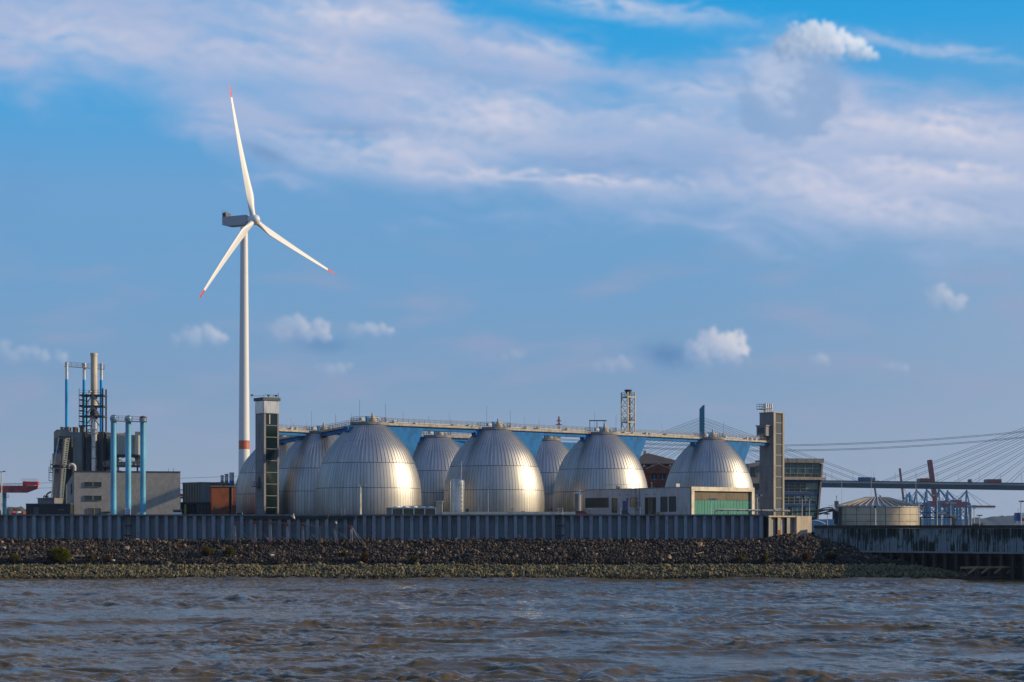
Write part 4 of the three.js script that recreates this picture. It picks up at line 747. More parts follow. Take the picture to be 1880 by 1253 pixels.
{
  const g = thing('chiller_unit', 'long white chiller unit with fan cowls on the wall top', 'machine', 758, 368);
  part(g, 'casing', [blk(g, 719, 800, 932, 934.2, -2.2, 0), blk(g, 719, 800, 934.2, 1000, -2.2, -.5)], M.offWhite);
  part(g, 'end_panel', blk(g, 709, 718.9, 932.5, 1000, -2, .02), M.panelGrey);
  for (let i = 0; i < 5; i++) part(g, 'post', blk(g, 719 + i * 20, 720.6 + i * 20, 934.2, 1000, -.49, 0), M.white);
  for (let i = 0; i < 4; i++) part(g, 'grille', blk(g, 721 + i * 20, 738 + i * 20, 936, 1000, -.48, -.3), M.brown);
  for (let i = 0; i < 5; i++) part(g, 'fan_cowl', cyl(.78, .62, ly(g, 932), ly(g, 930), lx(g, 728 + i * 16), -1, 18), M.white);
  part(g, 'pipe_run', rod(pt(g, 738, 930, -2.4), pt(g, 798, 929.2, -2.4), .1), M.darkSteel);
}
{
  const g = thing('duct_box', 'tan ventilation box at the end of the chiller unit', 'machine', 806, 368);
  part(g, 'body', blk(g, 801, 812, 921, 1000, -1.6, 0), M.concrete); part(g, 'hood', prism([[lx(g, 800.5), ly(g, 923)], [lx(g, 813), ly(g, 923)], [lx(g, 813), ly(g, 920)], [lx(g, 802), ly(g, 920)]], -1.7, .15), M.offWhite); part(g, 'bracket', bar(pt(g, 797.5, 932, 0), pt(g, 799, 921, 0), .14), M.darkSteel);
}
{
  const g = thing('parapet', 'low tan concrete parapet along the wall top before the middle eggs', 'wall', 925, 362), n = 9;
  for (let i = 0; i < n; i++) part(g, 'coping_block', blk(g, 812 + i * 27.2, 838.9 + i * 27.2, 940.3, 1000, -.6, 0), M.cream);
}
{
  const g = thing('valve_stand', 'small pale framed valve box right of the steel cylinder', 'machine', 858, 366);
  part(g, 'frame', [blk(g, 854, 855, 933, 1000, -.3, 0), blk(g, 861, 862, 933, 1000, -.3, 0), blk(g, 854, 862, 932.5, 933.8, -.3, 0)], M.paleGreen); part(g, 'valve', blk(g, 855.6, 860.4, 935, 1000, -.3, -.05), M.gasGreen);
}
{
  const g = thing('valve_stand', 'pale green framed valve box in front of the hidden egg', 'machine', 439, 366);
  part(g, 'frame', [blk(g, 433.5, 434.5, 941, 1000, -.3, 0), blk(g, 443.5, 444.5, 940, 1000, -.3, 0), blk(g, 433.5, 444.5, 940, 941.3, -.3, 0)], M.paleGreen); part(g, 'valve', blk(g, 435, 443, 941.6, 1000, -.3, -.05), M.black);
}
for (const [px, py, lab] of [[880, 930, 'short white stand pipe near the steel cylinder'], [634, 935, 'thin slanted stake beside the lamp post egg, left one'], [628, 936, 'thin slanted stake farthest from the lamp post']]) { const g = thing('stand_pipe', lab, 'pipe', px, 364); part(g, 'stem', bar(V(0, 0, 0), V(-.15, ly(g, py), 0), .09), M.offWhite); part(g, 'cap', box(-.22, -.06, ly(g, py), ly(g, py) + .08, -.07, .07), M.lampHead); }
for (const [px, py, lab] of [[912, 937, 'low grey tee bracket between the eggs'], [940, 935.5, 'grey tee bracket in front of the middle egg'], [960, 940, 'lowest wide tee bracket in front of the middle egg'], [1083, 935, 'white twin spray head near the red car']]) { const g = thing('tee_bracket', lab, 'bracket', px, 364); part(g, 'stem', box(-.05, .05, 0, ly(g, py), -.05, .05), M.steel); part(g, 'arm', box(-.45, .45, ly(g, py), ly(g, py) + .1, -.08, .08), px > 1000 ? M.white : M.steel); }
{
  const g = thing('parked_car', 'red car roof just showing over the wall top', 'car', 1068, 372, { y: GROUND });
  const s = 372 / F, top = ly(g, 938.5), k = top / 4.4;                       // it stands on a raised kerb of the yard
  part(g, 'plinth', box(-2.6, 2.6, 0, top - 1.5, -1, 1), M.concreteGrey);
  part(g, 'body', prism([[-2.1, top - 1.2], [2.1, top - 1.2], [2.1, top - .7], [1.2, top - .6], [.6, top], [-1.4, top], [-1.9, top - .6], [-2.1, top - .7]], -.8, .8), M.red);
  part(g, 'window', prism([[-1.6, top - .55], [.95, top - .55], [.5, top - .08], [-1.3, top - .08]], .81, .83), M.glass);
  for (const x of [-1.3, 1.3]) part(g, 'wheel', cyl(.32, .32, -.1, .1, 0, 0, 16).rotateX(Math.PI / 2).translate(x, top - 1.17, .78), M.black);
}
{ // low grey workshop with the green gated, framed end
  const D = 395, g = thing('grey_workshop', 'low grey clad workshop whose framed sunlit end has a green gate', 'building', 1270, D, { turn: 35.3 * Math.PI / 180 });
  const top = Y(895, D) - GROUND, long = 39.5, wide = 19.4;
  part(g, 'core', box(.08, wide, 0, top - .1, -long, -.6), M.panelGrey);
  for (let r = 0; r < 4; r++) for (let c = 0; c < 6; c++) part(g, 'cladding_panel', box(0, .07, top * r / 4 + .015, top * (r + 1) / 4 - .015, -long + long * c / 6 + .015, -long + long * (c + 1) / 6 - .015), [M.shopA, M.shopB, M.shopC][(r * 2 + c) % 3]);
  part(g, 'roof_edge', box(-.05, wide, top - .08, top + .12, -long, -.05), M.concreteGrey);
  // windows and doors of the long side; z measured from the corner, away from us
  const side = (name, z0, z1, y0, y1, mat, frame) => { const w = part(g, name, box(-.03 - (name.endsWith('leaf') ? .03 : 0), -.005, y0, y1, -z1, -z0), mat); if (frame) part(w, 'frame', [box(-.08, 0, y1, y1 + .12, -z1 - .1, -z0 + .1), box(-.08, 0, y0 - .12, y0, -z1 - .1, -z0 + .1), box(-.08, 0, y0, y1, -z1 - .1, -z1), box(-.08, 0, y0, y1, -z0, -z0 + .1)], frame); return w; };
  const z = (px) => { const t = (1270 - px) * (D / F), a = 35.3 * Math.PI / 180; return t / (Math.sin(a) + (px - 940) / F * Math.cos(a) * 1) ; };
  side('window', z(1117), z(1075.5), 5.8, 7.95, M.shopGlass, M.darkSteel); side('window', z(1133), z(1124), 4.5, 7.8, M.shopGlass, M.darkSteel);
  side('door', z(1153), z(1143), 3.8, 7.2, M.officeBlue); side('door_leaf', z(1153.5), z(1150.5), 7.21, 7.9, M.officeBlue);
  side('window', z(1169), z(1158), 5.8, 7.8, M.shopGlass, M.darkSteel); side('window', z(1225), z(1213.5), 4.6, 7.9, M.shopGlass, M.darkSteel); side('window', z(1241), z(1229), 4.6, 7.9, M.shopGlass, M.darkSteel);
  side('gate', z(1204), z(1185), 3.8, 7.8, M.brown, M.darkSteel); side('gate_leaf', z(1190), z(1185.5), 3.8, 7.7, M.darkWood); side('gate_leaf', z(1204), z(1198.5), 3.8, 7.7, M.darkWood);
  for (const px of [1138, 1151, 1187, 1202]) side('wall_lamp', z(px + 1), z(px - 1), 8.5, 8.75, M.darkSteel);
  const lz = -z(1176); part(g, 'roof_ladder', [rod(V(-.3, 2.4, lz), V(-.3, top + 1.1, lz), .05), rod(V(-.3, 2.4, lz - 1.6), V(-.3, top + 1.1, lz - 1.6), .05), rod(V(-.3, top + 1.1, lz), V(-.3, top + 1.1, lz - 1.6), .05), ...Array.from({ length: 14 }, (_, i) => rod(V(-.3, 2.6 + i * .45, lz - .5), V(-.3, 2.6 + i * .45, lz - 1.1), .035)), ...[3.6, 5.2, 6.8].map((y) => box(-1, -.25, y, y + .06, lz - 1.6, lz))], M.darkSteel);
  // framed end
  const fr = .82;
  part(g, 'end_frame', [box(0, wide, top - fr, top + .12, -.55, 0), box(0, fr * 1.05, 0, top - fr, -.55, 0), box(wide - fr, wide, 0, top - fr, -.55, 0)], M.cream, 'pale sunlit frame round the gate');
  const mid = Y(918.5, D) - GROUND;
  for (let i = 0; i < 7; i++) { const a = lerp(fr * 1.05, wide - fr, i / 7), b = lerp(fr * 1.05, wide - fr, (i + 1) / 7); part(g, 'upper_panel', box(a + .02, b - .02, mid + .06, top - fr - .02, -.58, -.5), M.tan); }
  const n = 36; for (let i = 0; i < n; i++) { const a = lerp(fr * 1.05, wide - fr, i / n), b = lerp(fr * 1.05, wide - fr, (i + 1) / n); part(g, 'gate_slat', box(a + .03, b - .03, 0, mid, -.58, -.5 + .03 * (i % 2)), M.mint); }
  part(g, 'roof_kit', [box(.8, 1.9, top + .1, top + .95, -z(1231), -z(1231) + 1.1)], M.offWhite); part(g, 'roof_rail', railing([V(.3, top + .1, -z(1110)), V(.3, top + .1, -z(1150))], 1, 2, .04, 1), M.steel);
  part(g, 'roof_tank', [cyl(.25, .2, top + .1, top + .9, 1, -z(1127), 10), cyl(.2, .2, top + .1, top + .7, 1, -z(1131), 10)], M.darkSteel);
}
{
  const g = thing('yard_stairs', 'dark steel steps with white posts before the blue workshop door', 'stairs', 1155, 372);
  for (const px of [1140, 1175.5]) part(g, 'post', blk(g, px - .8, px + .8, 932, 1000, -.1, .1), M.white);
  part(g, 'flight', prism([[lx(g, 1141), ly(g, 938)], [lx(g, 1150), ly(g, 938)], [lx(g, 1157), ly(g, 945)], [lx(g, 1157), 0], [lx(g, 1141), 0]], -1.5, -.2), M.darkSteel); part(g, 'railing', railing([pt(g, 1150, 936, 0), pt(g, 1175, 937, 0)], .6, 1.2, .03, 1), M.steel);
}
{
  const g = thing('blue_grey_silo', 'blue grey round silo at the left end of the grey workshop', 'tank', 1061, 404), top = ly(g, 909);
  part(g, 'shell', cyl(.78, .78, 0, top, 0, 0, 24), M.panelGrey); part(g, 'lid', lathe([[.82, top], [.6, top + .25], [0, top + .4]], 20), M.blue); part(g, 'elbow', tube([V(.3, top + .2, 0), V(.35, top + .9, 0), V(.7, top + .8, 0)], .15, 12), M.offWhite);
}
{
  const g = thing('yellow_pipe', 'cream insulated pipe running along the wall top before the lift tower', 'pipe', 1385, 363.5);
  part(g, 'run', tube([pt(g, 1312, 944, 0), pt(g, 1313, 940, 0), pt(g, 1317, 937.2, 0), pt(g, 1330, 936.8, 0), pt(g, 1390, 937.8, 0), pt(g, 1451, 938.8, 0)], .2, 60, 12), M.cream);
  for (const px of [1313, 1337, 1380, 1409, 1448]) part(g, 'support', blk(g, px - .5, px + .5, 937.8, 1000, -.1, .1), M.darkSteel);
  for (const px of [1325, 1355, 1372, 1398, 1422, 1436]) part(g, 'clamp', blk(g, px - .7, px + .7, 936, 939.6, -.2, .2), M.darkSteel);
}
{
  const g = thing('brick_building', 'old red brick building with hipped slate roof between two eggs', 'building', 1200, 560);
  const e = ly(g, 852), w0 = lx(g, 1160), w1 = lx(g, 1262);
  part(g, 'wall', box(w0, w1, 0, e, -16, 0), M.brick);
  const roof = new THREE.BufferGeometry(), ap = ly(g, 831), a0 = lx(g, 1187), a1 = lx(g, 1196); roof.setAttribute('position', new THREE.Float32BufferAttribute([w0 - .6, e, .6, w1 + .6, e, .6, a1, ap, -8, w0 - .6, e, .6, a1, ap, -8, a0, ap, -8, w1 + .6, e, .6, w1 + .6, e, -16.6, a1, ap, -8, w0 - .6, e, -16.6, w0 - .6, e, .6, a0, ap, -8, w1 + .6, e, -16.6, w0 - .6, e, -16.6, a0, ap, -8, w1 + .6, e, -16.6, a0, ap, -8, a1, ap, -8], 3)); roof.computeVertexNormals(); roof.setAttribute('uv', new THREE.Float32BufferAttribute(new Float32Array(36), 2));
  const rf = part(g, 'roof', roof, M.slate); part(rf, 'chimney', box(a0 - .35, a0 + .45, ap - .6, ap + .9, -8.5, -7.5), M.concrete);
  part(g, 'gable', prism([[lx(g, 1186), ly(g, 870)], [lx(g, 1230), ly(g, 870)], [lx(g, 1230), ly(g, 861)], [lx(g, 1209), ly(g, 852.5)], [lx(g, 1186), ly(g, 861)]], .01, .7), M.brick);
  part(g, 'gable_coping', [bar(pt(g, 1185, 861.5, .4), pt(g, 1209, 852, .4), .22, .9), bar(pt(g, 1231, 861.5, .4), pt(g, 1209, 852, .4), .22, .9)], M.concrete);
  part(g, 'rosette', new THREE.TorusGeometry(.6, .1, 6, 20).translate(lx(g, 1208.5), ly(g, 859), .72), M.redBrown);
  for (let i = 0; i < 9; i++) part(g, 'frieze_window', blk(g, 1165 + i * 8, 1168.5 + i * 8, 853.5, 858, 0.01, .06), i % 2 ? M.glass : M.offWhite);
  for (const px of [1197, 1212]) for (const [y0, y1] of [[872, 881], [893, 899]]) { const w = part(g, 'window', blk(g, px, px + 9, y0, y1, .02, .08), M.glass); part(w, 'mullion', [blk(g, px + 4, px + 5, y0, y1, .08, .16), blk(g, px, px + 9, y1, y1 + .9, .02, .3)], M.tent); }
  for (const px of [1207.6, 1194]) part(g, 'pilaster', blk(g, px, px + 2.2, 868, 905, .02, .25), M.brick);
  part(g, 'string_course', blk(g, 1194, 1226, 866.4, 867.6, .02, .4), M.concreteGrey);
  part(g, 'wall_lantern', [rod(pt(g, 1196.5, 900, 1), pt(g, 1196.5, 886, 1), .06), blk(g, 1195, 1197, 886, 889, .8, 1.2)], M.offWhite);
}
{
  const D = 505, g = thing('lattice_tower', 'slim beige lattice tower with a funnel top behind the walkway', 'tower', 1153.5, D, { turn: AXIS });
  const top = ly(g, 721), w = 1.38; const cs = [[-w, -w], [w, -w], [w, w], [-w, w]];
  for (const [x, z] of cs) part(g, 'column', box(x - .14, x + .14, 0, top, z - .14, z + .14), M.tank);
  const lv = [730, 747, 761, 776, 800, 830, 870].map((y) => ly(g, y));
  for (let i = 0; i < lv.length; i++) { part(g, 'ring_beam', cs.map(([x, z], k) => bar(V(x, lv[i], z), V(cs[(k + 1) % 4][0], lv[i], cs[(k + 1) % 4][1]), i % 3 ? .14 : .32)), M.tank); if (i) part(g, 'brace', cs.map(([x, z], k) => rod(V(x, lv[i], z), V(cs[(k + 1) % 4][0], lv[i - 1], cs[(k + 1) % 4][1]), .07)), M.darkSteel); }
  for (const y of [730, 776]) part(g, 'platform', [box(-w, w, ly(g, y) - .15, ly(g, y), -w, w)], M.darkSteel); part(g, 'platform_railing', [730, 776].flatMap((y) => railing([...cs, cs[0]].map(([x, z]) => V(x, ly(g, y), z)), 1.3, 1.2, .04, 3)), M.darkSteel);
  part(g, 'funnel', lathe([[.25, ly(g, 729)], [.3, ly(g, 726)], [1.15, ly(g, 717)], [1.15, ly(g, 716)]], 4).rotateY(Math.PI / 4), M.darkSteel); part(g, 'duct', cyl(.22, .22, 0, ly(g, 728), .3, .3, 10), M.concrete); part(g, 'ladder', [rod(V(-.4, 0, .9), V(-.4, top, .9), .04), rod(V(-.1, 0, .9), V(-.1, top, .9), .04)], M.darkSteel);
}
{ // crane rail over the third egg
  const g = thing('hoist_frame', 'small dark hoist beam on posts above the third egg', 'hoist', 1097, 440.5, { y: GROUND + 24.95 });
  part(g, 'post', [box(-2, -1.85, 0, 3, -.1, .1), box(1.7, 1.8, .6, 3, -.1, .1), box(-.2, -.05, 0, 3, -.1, .1)], M.darkSteel); part(g, 'beam', box(-2.1, 2.3, 2.8, 3.05, -.12, .12), M.darkSteel); part(g, 'trolley', [box(1.2, 1.7, .1, .6, -.3, .3), rod(V(1.45, .5, 0), V(1.45, 2.8, 0), .03)], M.concreteGrey);
}
{ // office
  const D = 525, g = thing('office_block', 'glazed office block with dark blue bands and a leaning end wall', 'building', 1440, D, { turn: 0.2 });
  const y = (p) => ly(g, p), x = (p) => lx(g, p);
  const lean = (py) => lerp(1512, 1500.5, clamp((py - 842) / 106));
  const slab = (p0, p1, z0, z1, x0 = 1425) => prism([[x(x0), y(p1)], [x(lean(p1)), y(p1)], [x(lean(p0)), y(p0)], [x(x0), y(p0)]], z0, z1);
  part(g, 'core', slab(851, 1010, -18, -.5), M.black);
  part(g, 'parapet', prism([[x(1425), y(850)], [x(1513.5), y(850)], [x(1515), y(842)], [x(1425), y(842)]], -19, .5), M.panelWarm);
  for (let i = 0; i < 5; i++) part(g, 'parapet_joint', box(x(1446 + i * 17), x(1446.3 + i * 17), y(849.8), y(842.2), .5, .53), M.joint);
  for (const [p0, p1] of [[882, 886.5], [904.5, 908.5], [926, 930]]) part(g, 'blue_band', slab(p0, p1, -.5, .06), M.officeBlue);
  part(g, 'end_wall', prism([[x(lean(1010)) , 0], [x(lean(1010)) + .5, 0], [x(lean(851)) + .5, y(851)], [x(lean(851)), y(851)]], -18, .3), M.panelWarm);
  const win = (p0, p1, cols, rows, mats, x0 = 1438) => { for (let r = 0; r < rows; r++) for (let c = 0; c < cols; c++) { const a = lerp(p0, p1, r / rows), b = lerp(p0, p1, (r + 1) / rows), xe = lean((a + b) / 2) - 1.5, u = lerp(x0, xe, c / cols), v = lerp(x0, xe, (c + 1) / cols); part(g, 'window_pane', blk(g, u + .5, v - .5, a + .5, b - .5, -.46, -.4), mats(r, c)); }
    const bars = []; for (let c = 0; c <= cols; c++) { const u = lerp(x0, lean((p0 + p1) / 2) - 1.5, c / cols); bars.push(blk(g, u - .45, u + .45, p0, p1, -.45, -.2)); } for (let r = 0; r <= rows; r++) { const a = lerp(p0, p1, r / rows); bars.push(blk(g, x0, lean(p0) - 1.5, a - .4, a + .4, -.44, -.22)); } part(g, 'window_frame', bars, M.paleGreen); };
  const tea = std(.05, .13, .12, .12, { map: null }); const rr = rng(31);
  win(851, 869, 5, 2, () => tea); win(869.5, 876, 5, 1, () => M.gasGreen); win(887, 903.5, 6, 3, (r, c) => (c > 3 && r < 2 ? M.curtain : rr() < .25 ? M.brown : M.glass)); win(909, 925.5, 6, 3, (r, c) => (c > 3 && r < 2 ? M.curtain : r === 0 ? M.greyGlass : M.glass)); win(930.5, 950, 7, 1, (r, c) => (c % 3 === 1 ? M.glass : M.curtain));
  part(g, 'balcony', [box(x(1425), x(1517), y(881.5), y(876.5), -.4, 1.4)], M.concrete); part(g, 'balcony_rail', railing([V(x(1426), y(876.5), 1.3), V(x(1516), y(876.5), 1.3)], 1.2, 2.4, .045, 3), M.steel);
  // rear wing left of the lift tower
  part(g, 'rear_wing', prism([[x(1375), 0], [x(1424.9), 0], [x(1424.9), y(845)], [x(1375), y(852.5)]], -9, -1), M.panelGrey); part(g, 'wing_window', [blk(g, 1379, 1386, 858, 876, -.99, -.93)], M.glass); part(g, 'wing_window', blk(g, 1387, 1392, 857, 877, -.99, -.93), M.greyGlass); part(g, 'wing_window', blk(g, 1383, 1395, 888, 900, -.99, -.93), M.gasGreen);
}
{ // round tank
  const D = 392, g = thing('round_tank', 'broad round beige tank with a ribbed cone roof behind the quay wall', 'tank', 1610, D), R = 75 * D / F, eave = ly(g, 932), cap = ly(g, 915.5), rows = [0, ly(g, 958), ly(g, 945.5), eave], n = 18;
  for (let r = 0; r < 3; r++) for (let i = 0; i < n; i++) { const a0 = i / n * Math.PI * 2 + .006, a1 = (i + 1) / n * Math.PI * 2 - .006; const p = part(g, 'tank_panel', new THREE.CylinderGeometry(R, R, rows[r + 1] - rows[r] - .07, 6, 1, true, a0, a1 - a0).translate(0, (rows[r + 1] + rows[r]) / 2, 0), M.tank); }
  part(g, 'inner_wall', cyl(R - .1, R - .1, 0, eave - .05, 0, 0, 72), M.joint);
  part(g, 'roof', lathe([[R + .2, eave], [R + .2, eave + .15], [2.7, cap], [0, cap + .05]], 72), M.tankRoof);
  for (let i = 0; i < 40; i++) { const a = i / 40 * Math.PI * 2; part(g, 'roof_rib', bar(V((R + .2) * Math.cos(a), eave + .28, (R + .2) * Math.sin(a)), V(2.7 * Math.cos(a), cap + .12, 2.7 * Math.sin(a)), .2, .26), M.tank); }
  part(g, 'roof_ring', cyl(2.75, 2.75, cap - .05, cap + .3, 0, 0, 36), M.tankRoof);
  const la = .36; part(g, 'ladder', [-.04, .04].map((d) => rod(V((R + .2) * Math.cos(la + d), 0, (R + .2) * Math.sin(la + d)), V((R + .2) * Math.cos(la + d), eave + .6, (R + .2) * Math.sin(la + d)), .05)).concat(Array.from({ length: 12 }, (_, i) => rod(V((R + .2) * Math.cos(la - .04), i * .5, (R + .2) * Math.sin(la - .04)), V((R + .2) * Math.cos(la + .04), i * .5, (R + .2) * Math.sin(la + .04)), .04))), M.offWhite);
  part(g, 'pipe_bundle', [...[0, 1, 2].map((k) => tube([V(-R - 4 - k, 3.8 + k * .3, 1.5), V(-R - 1, 4.6 + k * .3, 1.2), V(-R + .2, 4.2 - k * .6, 2)], .14, 14)), box(-R - .9, -R - .1, 1.5, 4.6, .6, 1.6), box(-R + .05, -R + .5, 0, eave, 3.2, 3.5)], M.darkSteel);
  part(g, 'control_box', box(-R - .45, -R + .4, eave + .2, eave + 1.4, .6, 1.2), M.panelGrey); part(g, 'beacon', [rod(V(-R, eave + 1.4, .9), V(-R, eave + 2.4, .9), .06), box(-R - .07, -R + .07, eave + 2.2, eave + 2.6, .83, .97)], M.red);
  for (const [px, py] of [[1546, 859], [1600, 862], [1682, 859]]) part(g, 'lightning_rod', cyl(.05, .03, eave - 1, ly(g, py), clamp(lx(g, px), -R, R), 0, 6), M.offWhite);
}
{
  const g = thing('conveyor_pipe_bridge', 'dark pipe bridge reaching from the office to the round tank', 'pipe', 1505, 388);
  part(g, 'pipe', [rod(pt(g, 1455, 940.5, 0), pt(g, 1532, 936, 0), .2, 10), rod(pt(g, 1494, 946, 0), pt(g, 1532, 938, 0), .16, 10)], M.darkSteel); for (const px of [1462, 1496]) part(g, 'support', box(lx(g, px) - .1, lx(g, px) + .1, 0, ly(g, 940), -.1, .1), M.darkSteel); part(g, 'railing', railing([pt(g, 1522, 937, .3), pt(g, 1533, 936, .3)], 1, .6, .04, 2), M.steel);
}
{
  const g = thing('boat_shed_roof', 'light blue curved canopy between the concrete corner and round tank', 'canopy', 1513, 382), s = new THREE.Shape(); s.moveTo(lx(g, 1494), 0); s.lineTo(lx(g, 1494), ly(g, 957)); s.quadraticCurveTo(lx(g, 1500), ly(g, 953), lx(g, 1532), ly(g, 954)); s.lineTo(lx(g, 1532), 0);
  part(g, 'canopy', new THREE.ExtrudeGeometry(s, { depth: 4, bevelEnabled: false, curveSegments: 8 }).translate(0, 0, -4), M.tent); part(g, 'ridge', tube([pt(g, 1496, 956, .02), pt(g, 1506, 958, .05), pt(g, 1516, 963, .05)], .1, 10), M.white);
}
lampPost('lamp_post', 'short lamp post in front of the light blue canopy', 1519.5, 944, 372, [-3, 0], { r: .1 });
lampPost('lamp_post', 'white lamp post standing before the round tank', 1608, 931, 366, [-3, 0], { r: .12, mat: M.white });
{
  const g = thing('pipe_truss', 'dark truss bridge with pipes right of the round tank', 'bridge', 1718, 430);
  part(g, 'chord', [blk(g, 1684, 1746, 949.5, 951.5, -1, 1), blk(g, 1684, 1744, 941, 942, -1, 1)], M.darkWood); for (let i = 0; i < 5; i++) part(g, 'brace', [bar(pt(g, 1685 + i * 12, 950, .9), pt(g, 1691 + i * 12, 941.5, .9), .12), bar(pt(g, 1691 + i * 12, 941.5, .9), pt(g, 1697 + i * 12, 950, .9), .12)], M.darkSteel);
  part(g, 'pier', [box(lx(g, 1751) - .4, lx(g, 1751) + .4, 0, ly(g, 952), -.4, .4), bar(pt(g, 1744, 949, 0), pt(g, 1758, 956, 0), .3), box(lx(g, 1690) - .2, lx(g, 1690) + .2, 0, ly(g, 951), -.4, .4)], M.tan); part(g, 'valve', [box(lx(g, 1748), lx(g, 1756), ly(g, 950), ly(g, 946), -.4, .4)], M.concrete);
}
[[1695, 931, 470, [-3.5, 0], 'lamp post beside the ladder of the round tank'], [1721, 910, 420, [-6, 0], 'tallest lamp post behind the quay wall'], [1729, 942.5, 400, [-5, 5], 'short bright double lamp post behind the quay wall'], [1746, 924, 470, [-5, 0, 7], 'grey double lamp post before the boom crane'], [1784, 929, 480, [-5, 5], 'double lamp post before the crane legs'], [1789, 934, 560, [0], 'plain thin mast beside the double lamp post'], [1799, 947, 470, [-2, 2], 'small lamp post standing before the blue hills'], [1771, 935, 600, [0], 'thin pale mast in front of the tall crane legs'], [1779, 943, 600, [0], 'lowest thin mast in front of the crane legs'], [1875, 921, 400, [0, 4], 'dark lamp post at the right edge']].forEach(([px, py, D, heads, label]) => lampPost('lamp_post', label, px, py, D, heads, { r: .13 * D / 430, group: 'lamp posts behind the quay wall' }));
{
  const g = thing('yellow_skip', 'low yellow skip behind the quay wall under the blue hills', 'container', 1795, 520); part(g, 'body', prism([[lx(g, 1785), 0], [lx(g, 1804), 0], [lx(g, 1805), ly(g, 962.3)], [lx(g, 1784), ly(g, 962.3)]], -2, 0), M.tan); part(g, 'rim', blk(g, 1783.6, 1805.4, 961.6, 962.3, -2.1, .1), M.wood);
}
{
  const D = 900, g = thing('moored_ship', 'dark blue ship funnel with a red and white band at the right edge', 'ship', 1886, D, { y: GROUND });
  part(g, 'hull', box(lx(g, 1862), lx(g, 1960), 0, ly(g, 962), -10, 0), M.offWhite); part(g, 'superstructure', blk(g, 1876, 1930, 942, 962, -9, -1), M.white); part(g, 'funnel', blk(g, 1869, 1878, 942, 957, -6, -2), M.officeBlue); part(g, 'funnel_band', blk(g, 1878.2, 1884, 952, 957, -.99, -.8), M.red); part(g, 'mast', [rod(pt(g, 1865, 962, -2), pt(g, 1865, 945, -2), .15), rod(pt(g, 1861, 955, -2), pt(g, 1869, 955, -2), .1), rod(pt(g, 1873, 942, -3), pt(g, 1873, 934, -3), .15)], M.steel);
}

// ================================================================ FAR: CABLE-STAYED BRIDGE, PORT CRANES, HILLS, POWER LINES
const bridgeD = (px) => lerp(1770, 1705, (px - 1289) / 656), deckPy = (px) => 884.3 + Math.max(0, px - 1500) * 0.0135 + Math.max(0, 1350 - px) * 0.02;
const onDeck = (px, dy = 0, dz = 0) => V(X(px, bridgeD(px)), Y(deckPy(px), bridgeD(px)) + dy, -bridgeD(px) + dz);
{
  const b = new THREE.Group(); b.name = 'road_bridge'; scene.add(b); describe(b, 'distant cable-stayed road bridge with a blue pylon behind the last egg', 'bridge');
  b.position.copy(onDeck(1289)).setY(GROUND); const o = b.position, L = (v) => v.clone().sub(o);
  const deckGeo = []; for (let px = 760; px < 2500; px += 60) { const p = L(onDeck(px)), q = L(onDeck(px + 60)); deckGeo.push(bar(p.clone().setY(p.y - 2.4), q.clone().setY(q.y - 2.4), 4.8, 16)); }
  part(b, 'deck', deckGeo, M.deck);
  part(b, 'parapet', [0, 1].flatMap((k) => { const out = []; for (let px = 760; px < 2500; px += 60) { const z = k ? 7.6 : -7.6, p = L(onDeck(px, .5, z)), q = L(onDeck(px + 60, .5, z)); out.push(bar(p, q, .9, .3)); } return out; }), M.deck);
  for (const [px, top] of [[1289, 744], [1946, 738]]) {
    const D = bridgeD(px), c = L(V(X(px, D), GROUND, -D)), h = Y(top, D) - GROUND, dh = Y(deckPy(px), D) - GROUND, w = 2.3;
    part(b, 'pylon', [prism([[c.x - w, dh + 36], [c.x + w, dh + 36], [c.x + w, h], [c.x + w * .35, h - .5], [c.x - w, h - 4]], c.z - 3, c.z + 3), bar(V(c.x, dh + 37, c.z), V(c.x, dh - 8, c.z + 16), 4.2, 3.4), bar(V(c.x, dh + 37, c.z), V(c.x, dh - 8, c.z - 16), 4.2, 3.4), bar(V(c.x, dh - 8, c.z + 16), V(c.x, 0, c.z + 5), 4, 4), bar(V(c.x, dh - 8, c.z - 16), V(c.x, 0, c.z - 5), 4, 4), box(c.x - 2, c.x + 2, dh - 10, dh - 6.5, c.z - 16, c.z + 16)], M.pylonBlue);
    for (const s of [-1, 1]) for (let k = 0; k < 9; k++) for (const e of [0, 2.4]) { const end = L(onDeck(px + s * (330 - k * 33 - e * 3.4), .3, 0)); part(b, 'stay_cable', rod(V(c.x + s * w * .9, h - 13 - k * 3.2 - (e ? 2 : 0), c.z), end, .17, 5), M.cable); }
  }
  for (const px of [830, 1060, 2180, 2380]) { const p = L(onDeck(px)); part(b, 'pier', box(p.x - 2, p.x + 2, 0, p.y - 4.5, p.z - 6, p.z + 6), M.concreteGrey); }
  for (let px = 1525; px < 1890; px += 38.5) part(b, 'lamp_mast', [rod(L(onDeck(px, 0, 8)), L(onDeck(px, 9.5, 8)), .12, 5), rod(L(onDeck(px, 9.5, 8)), L(onDeck(px, 9.5, 6)), .1, 5)], M.cable);
}
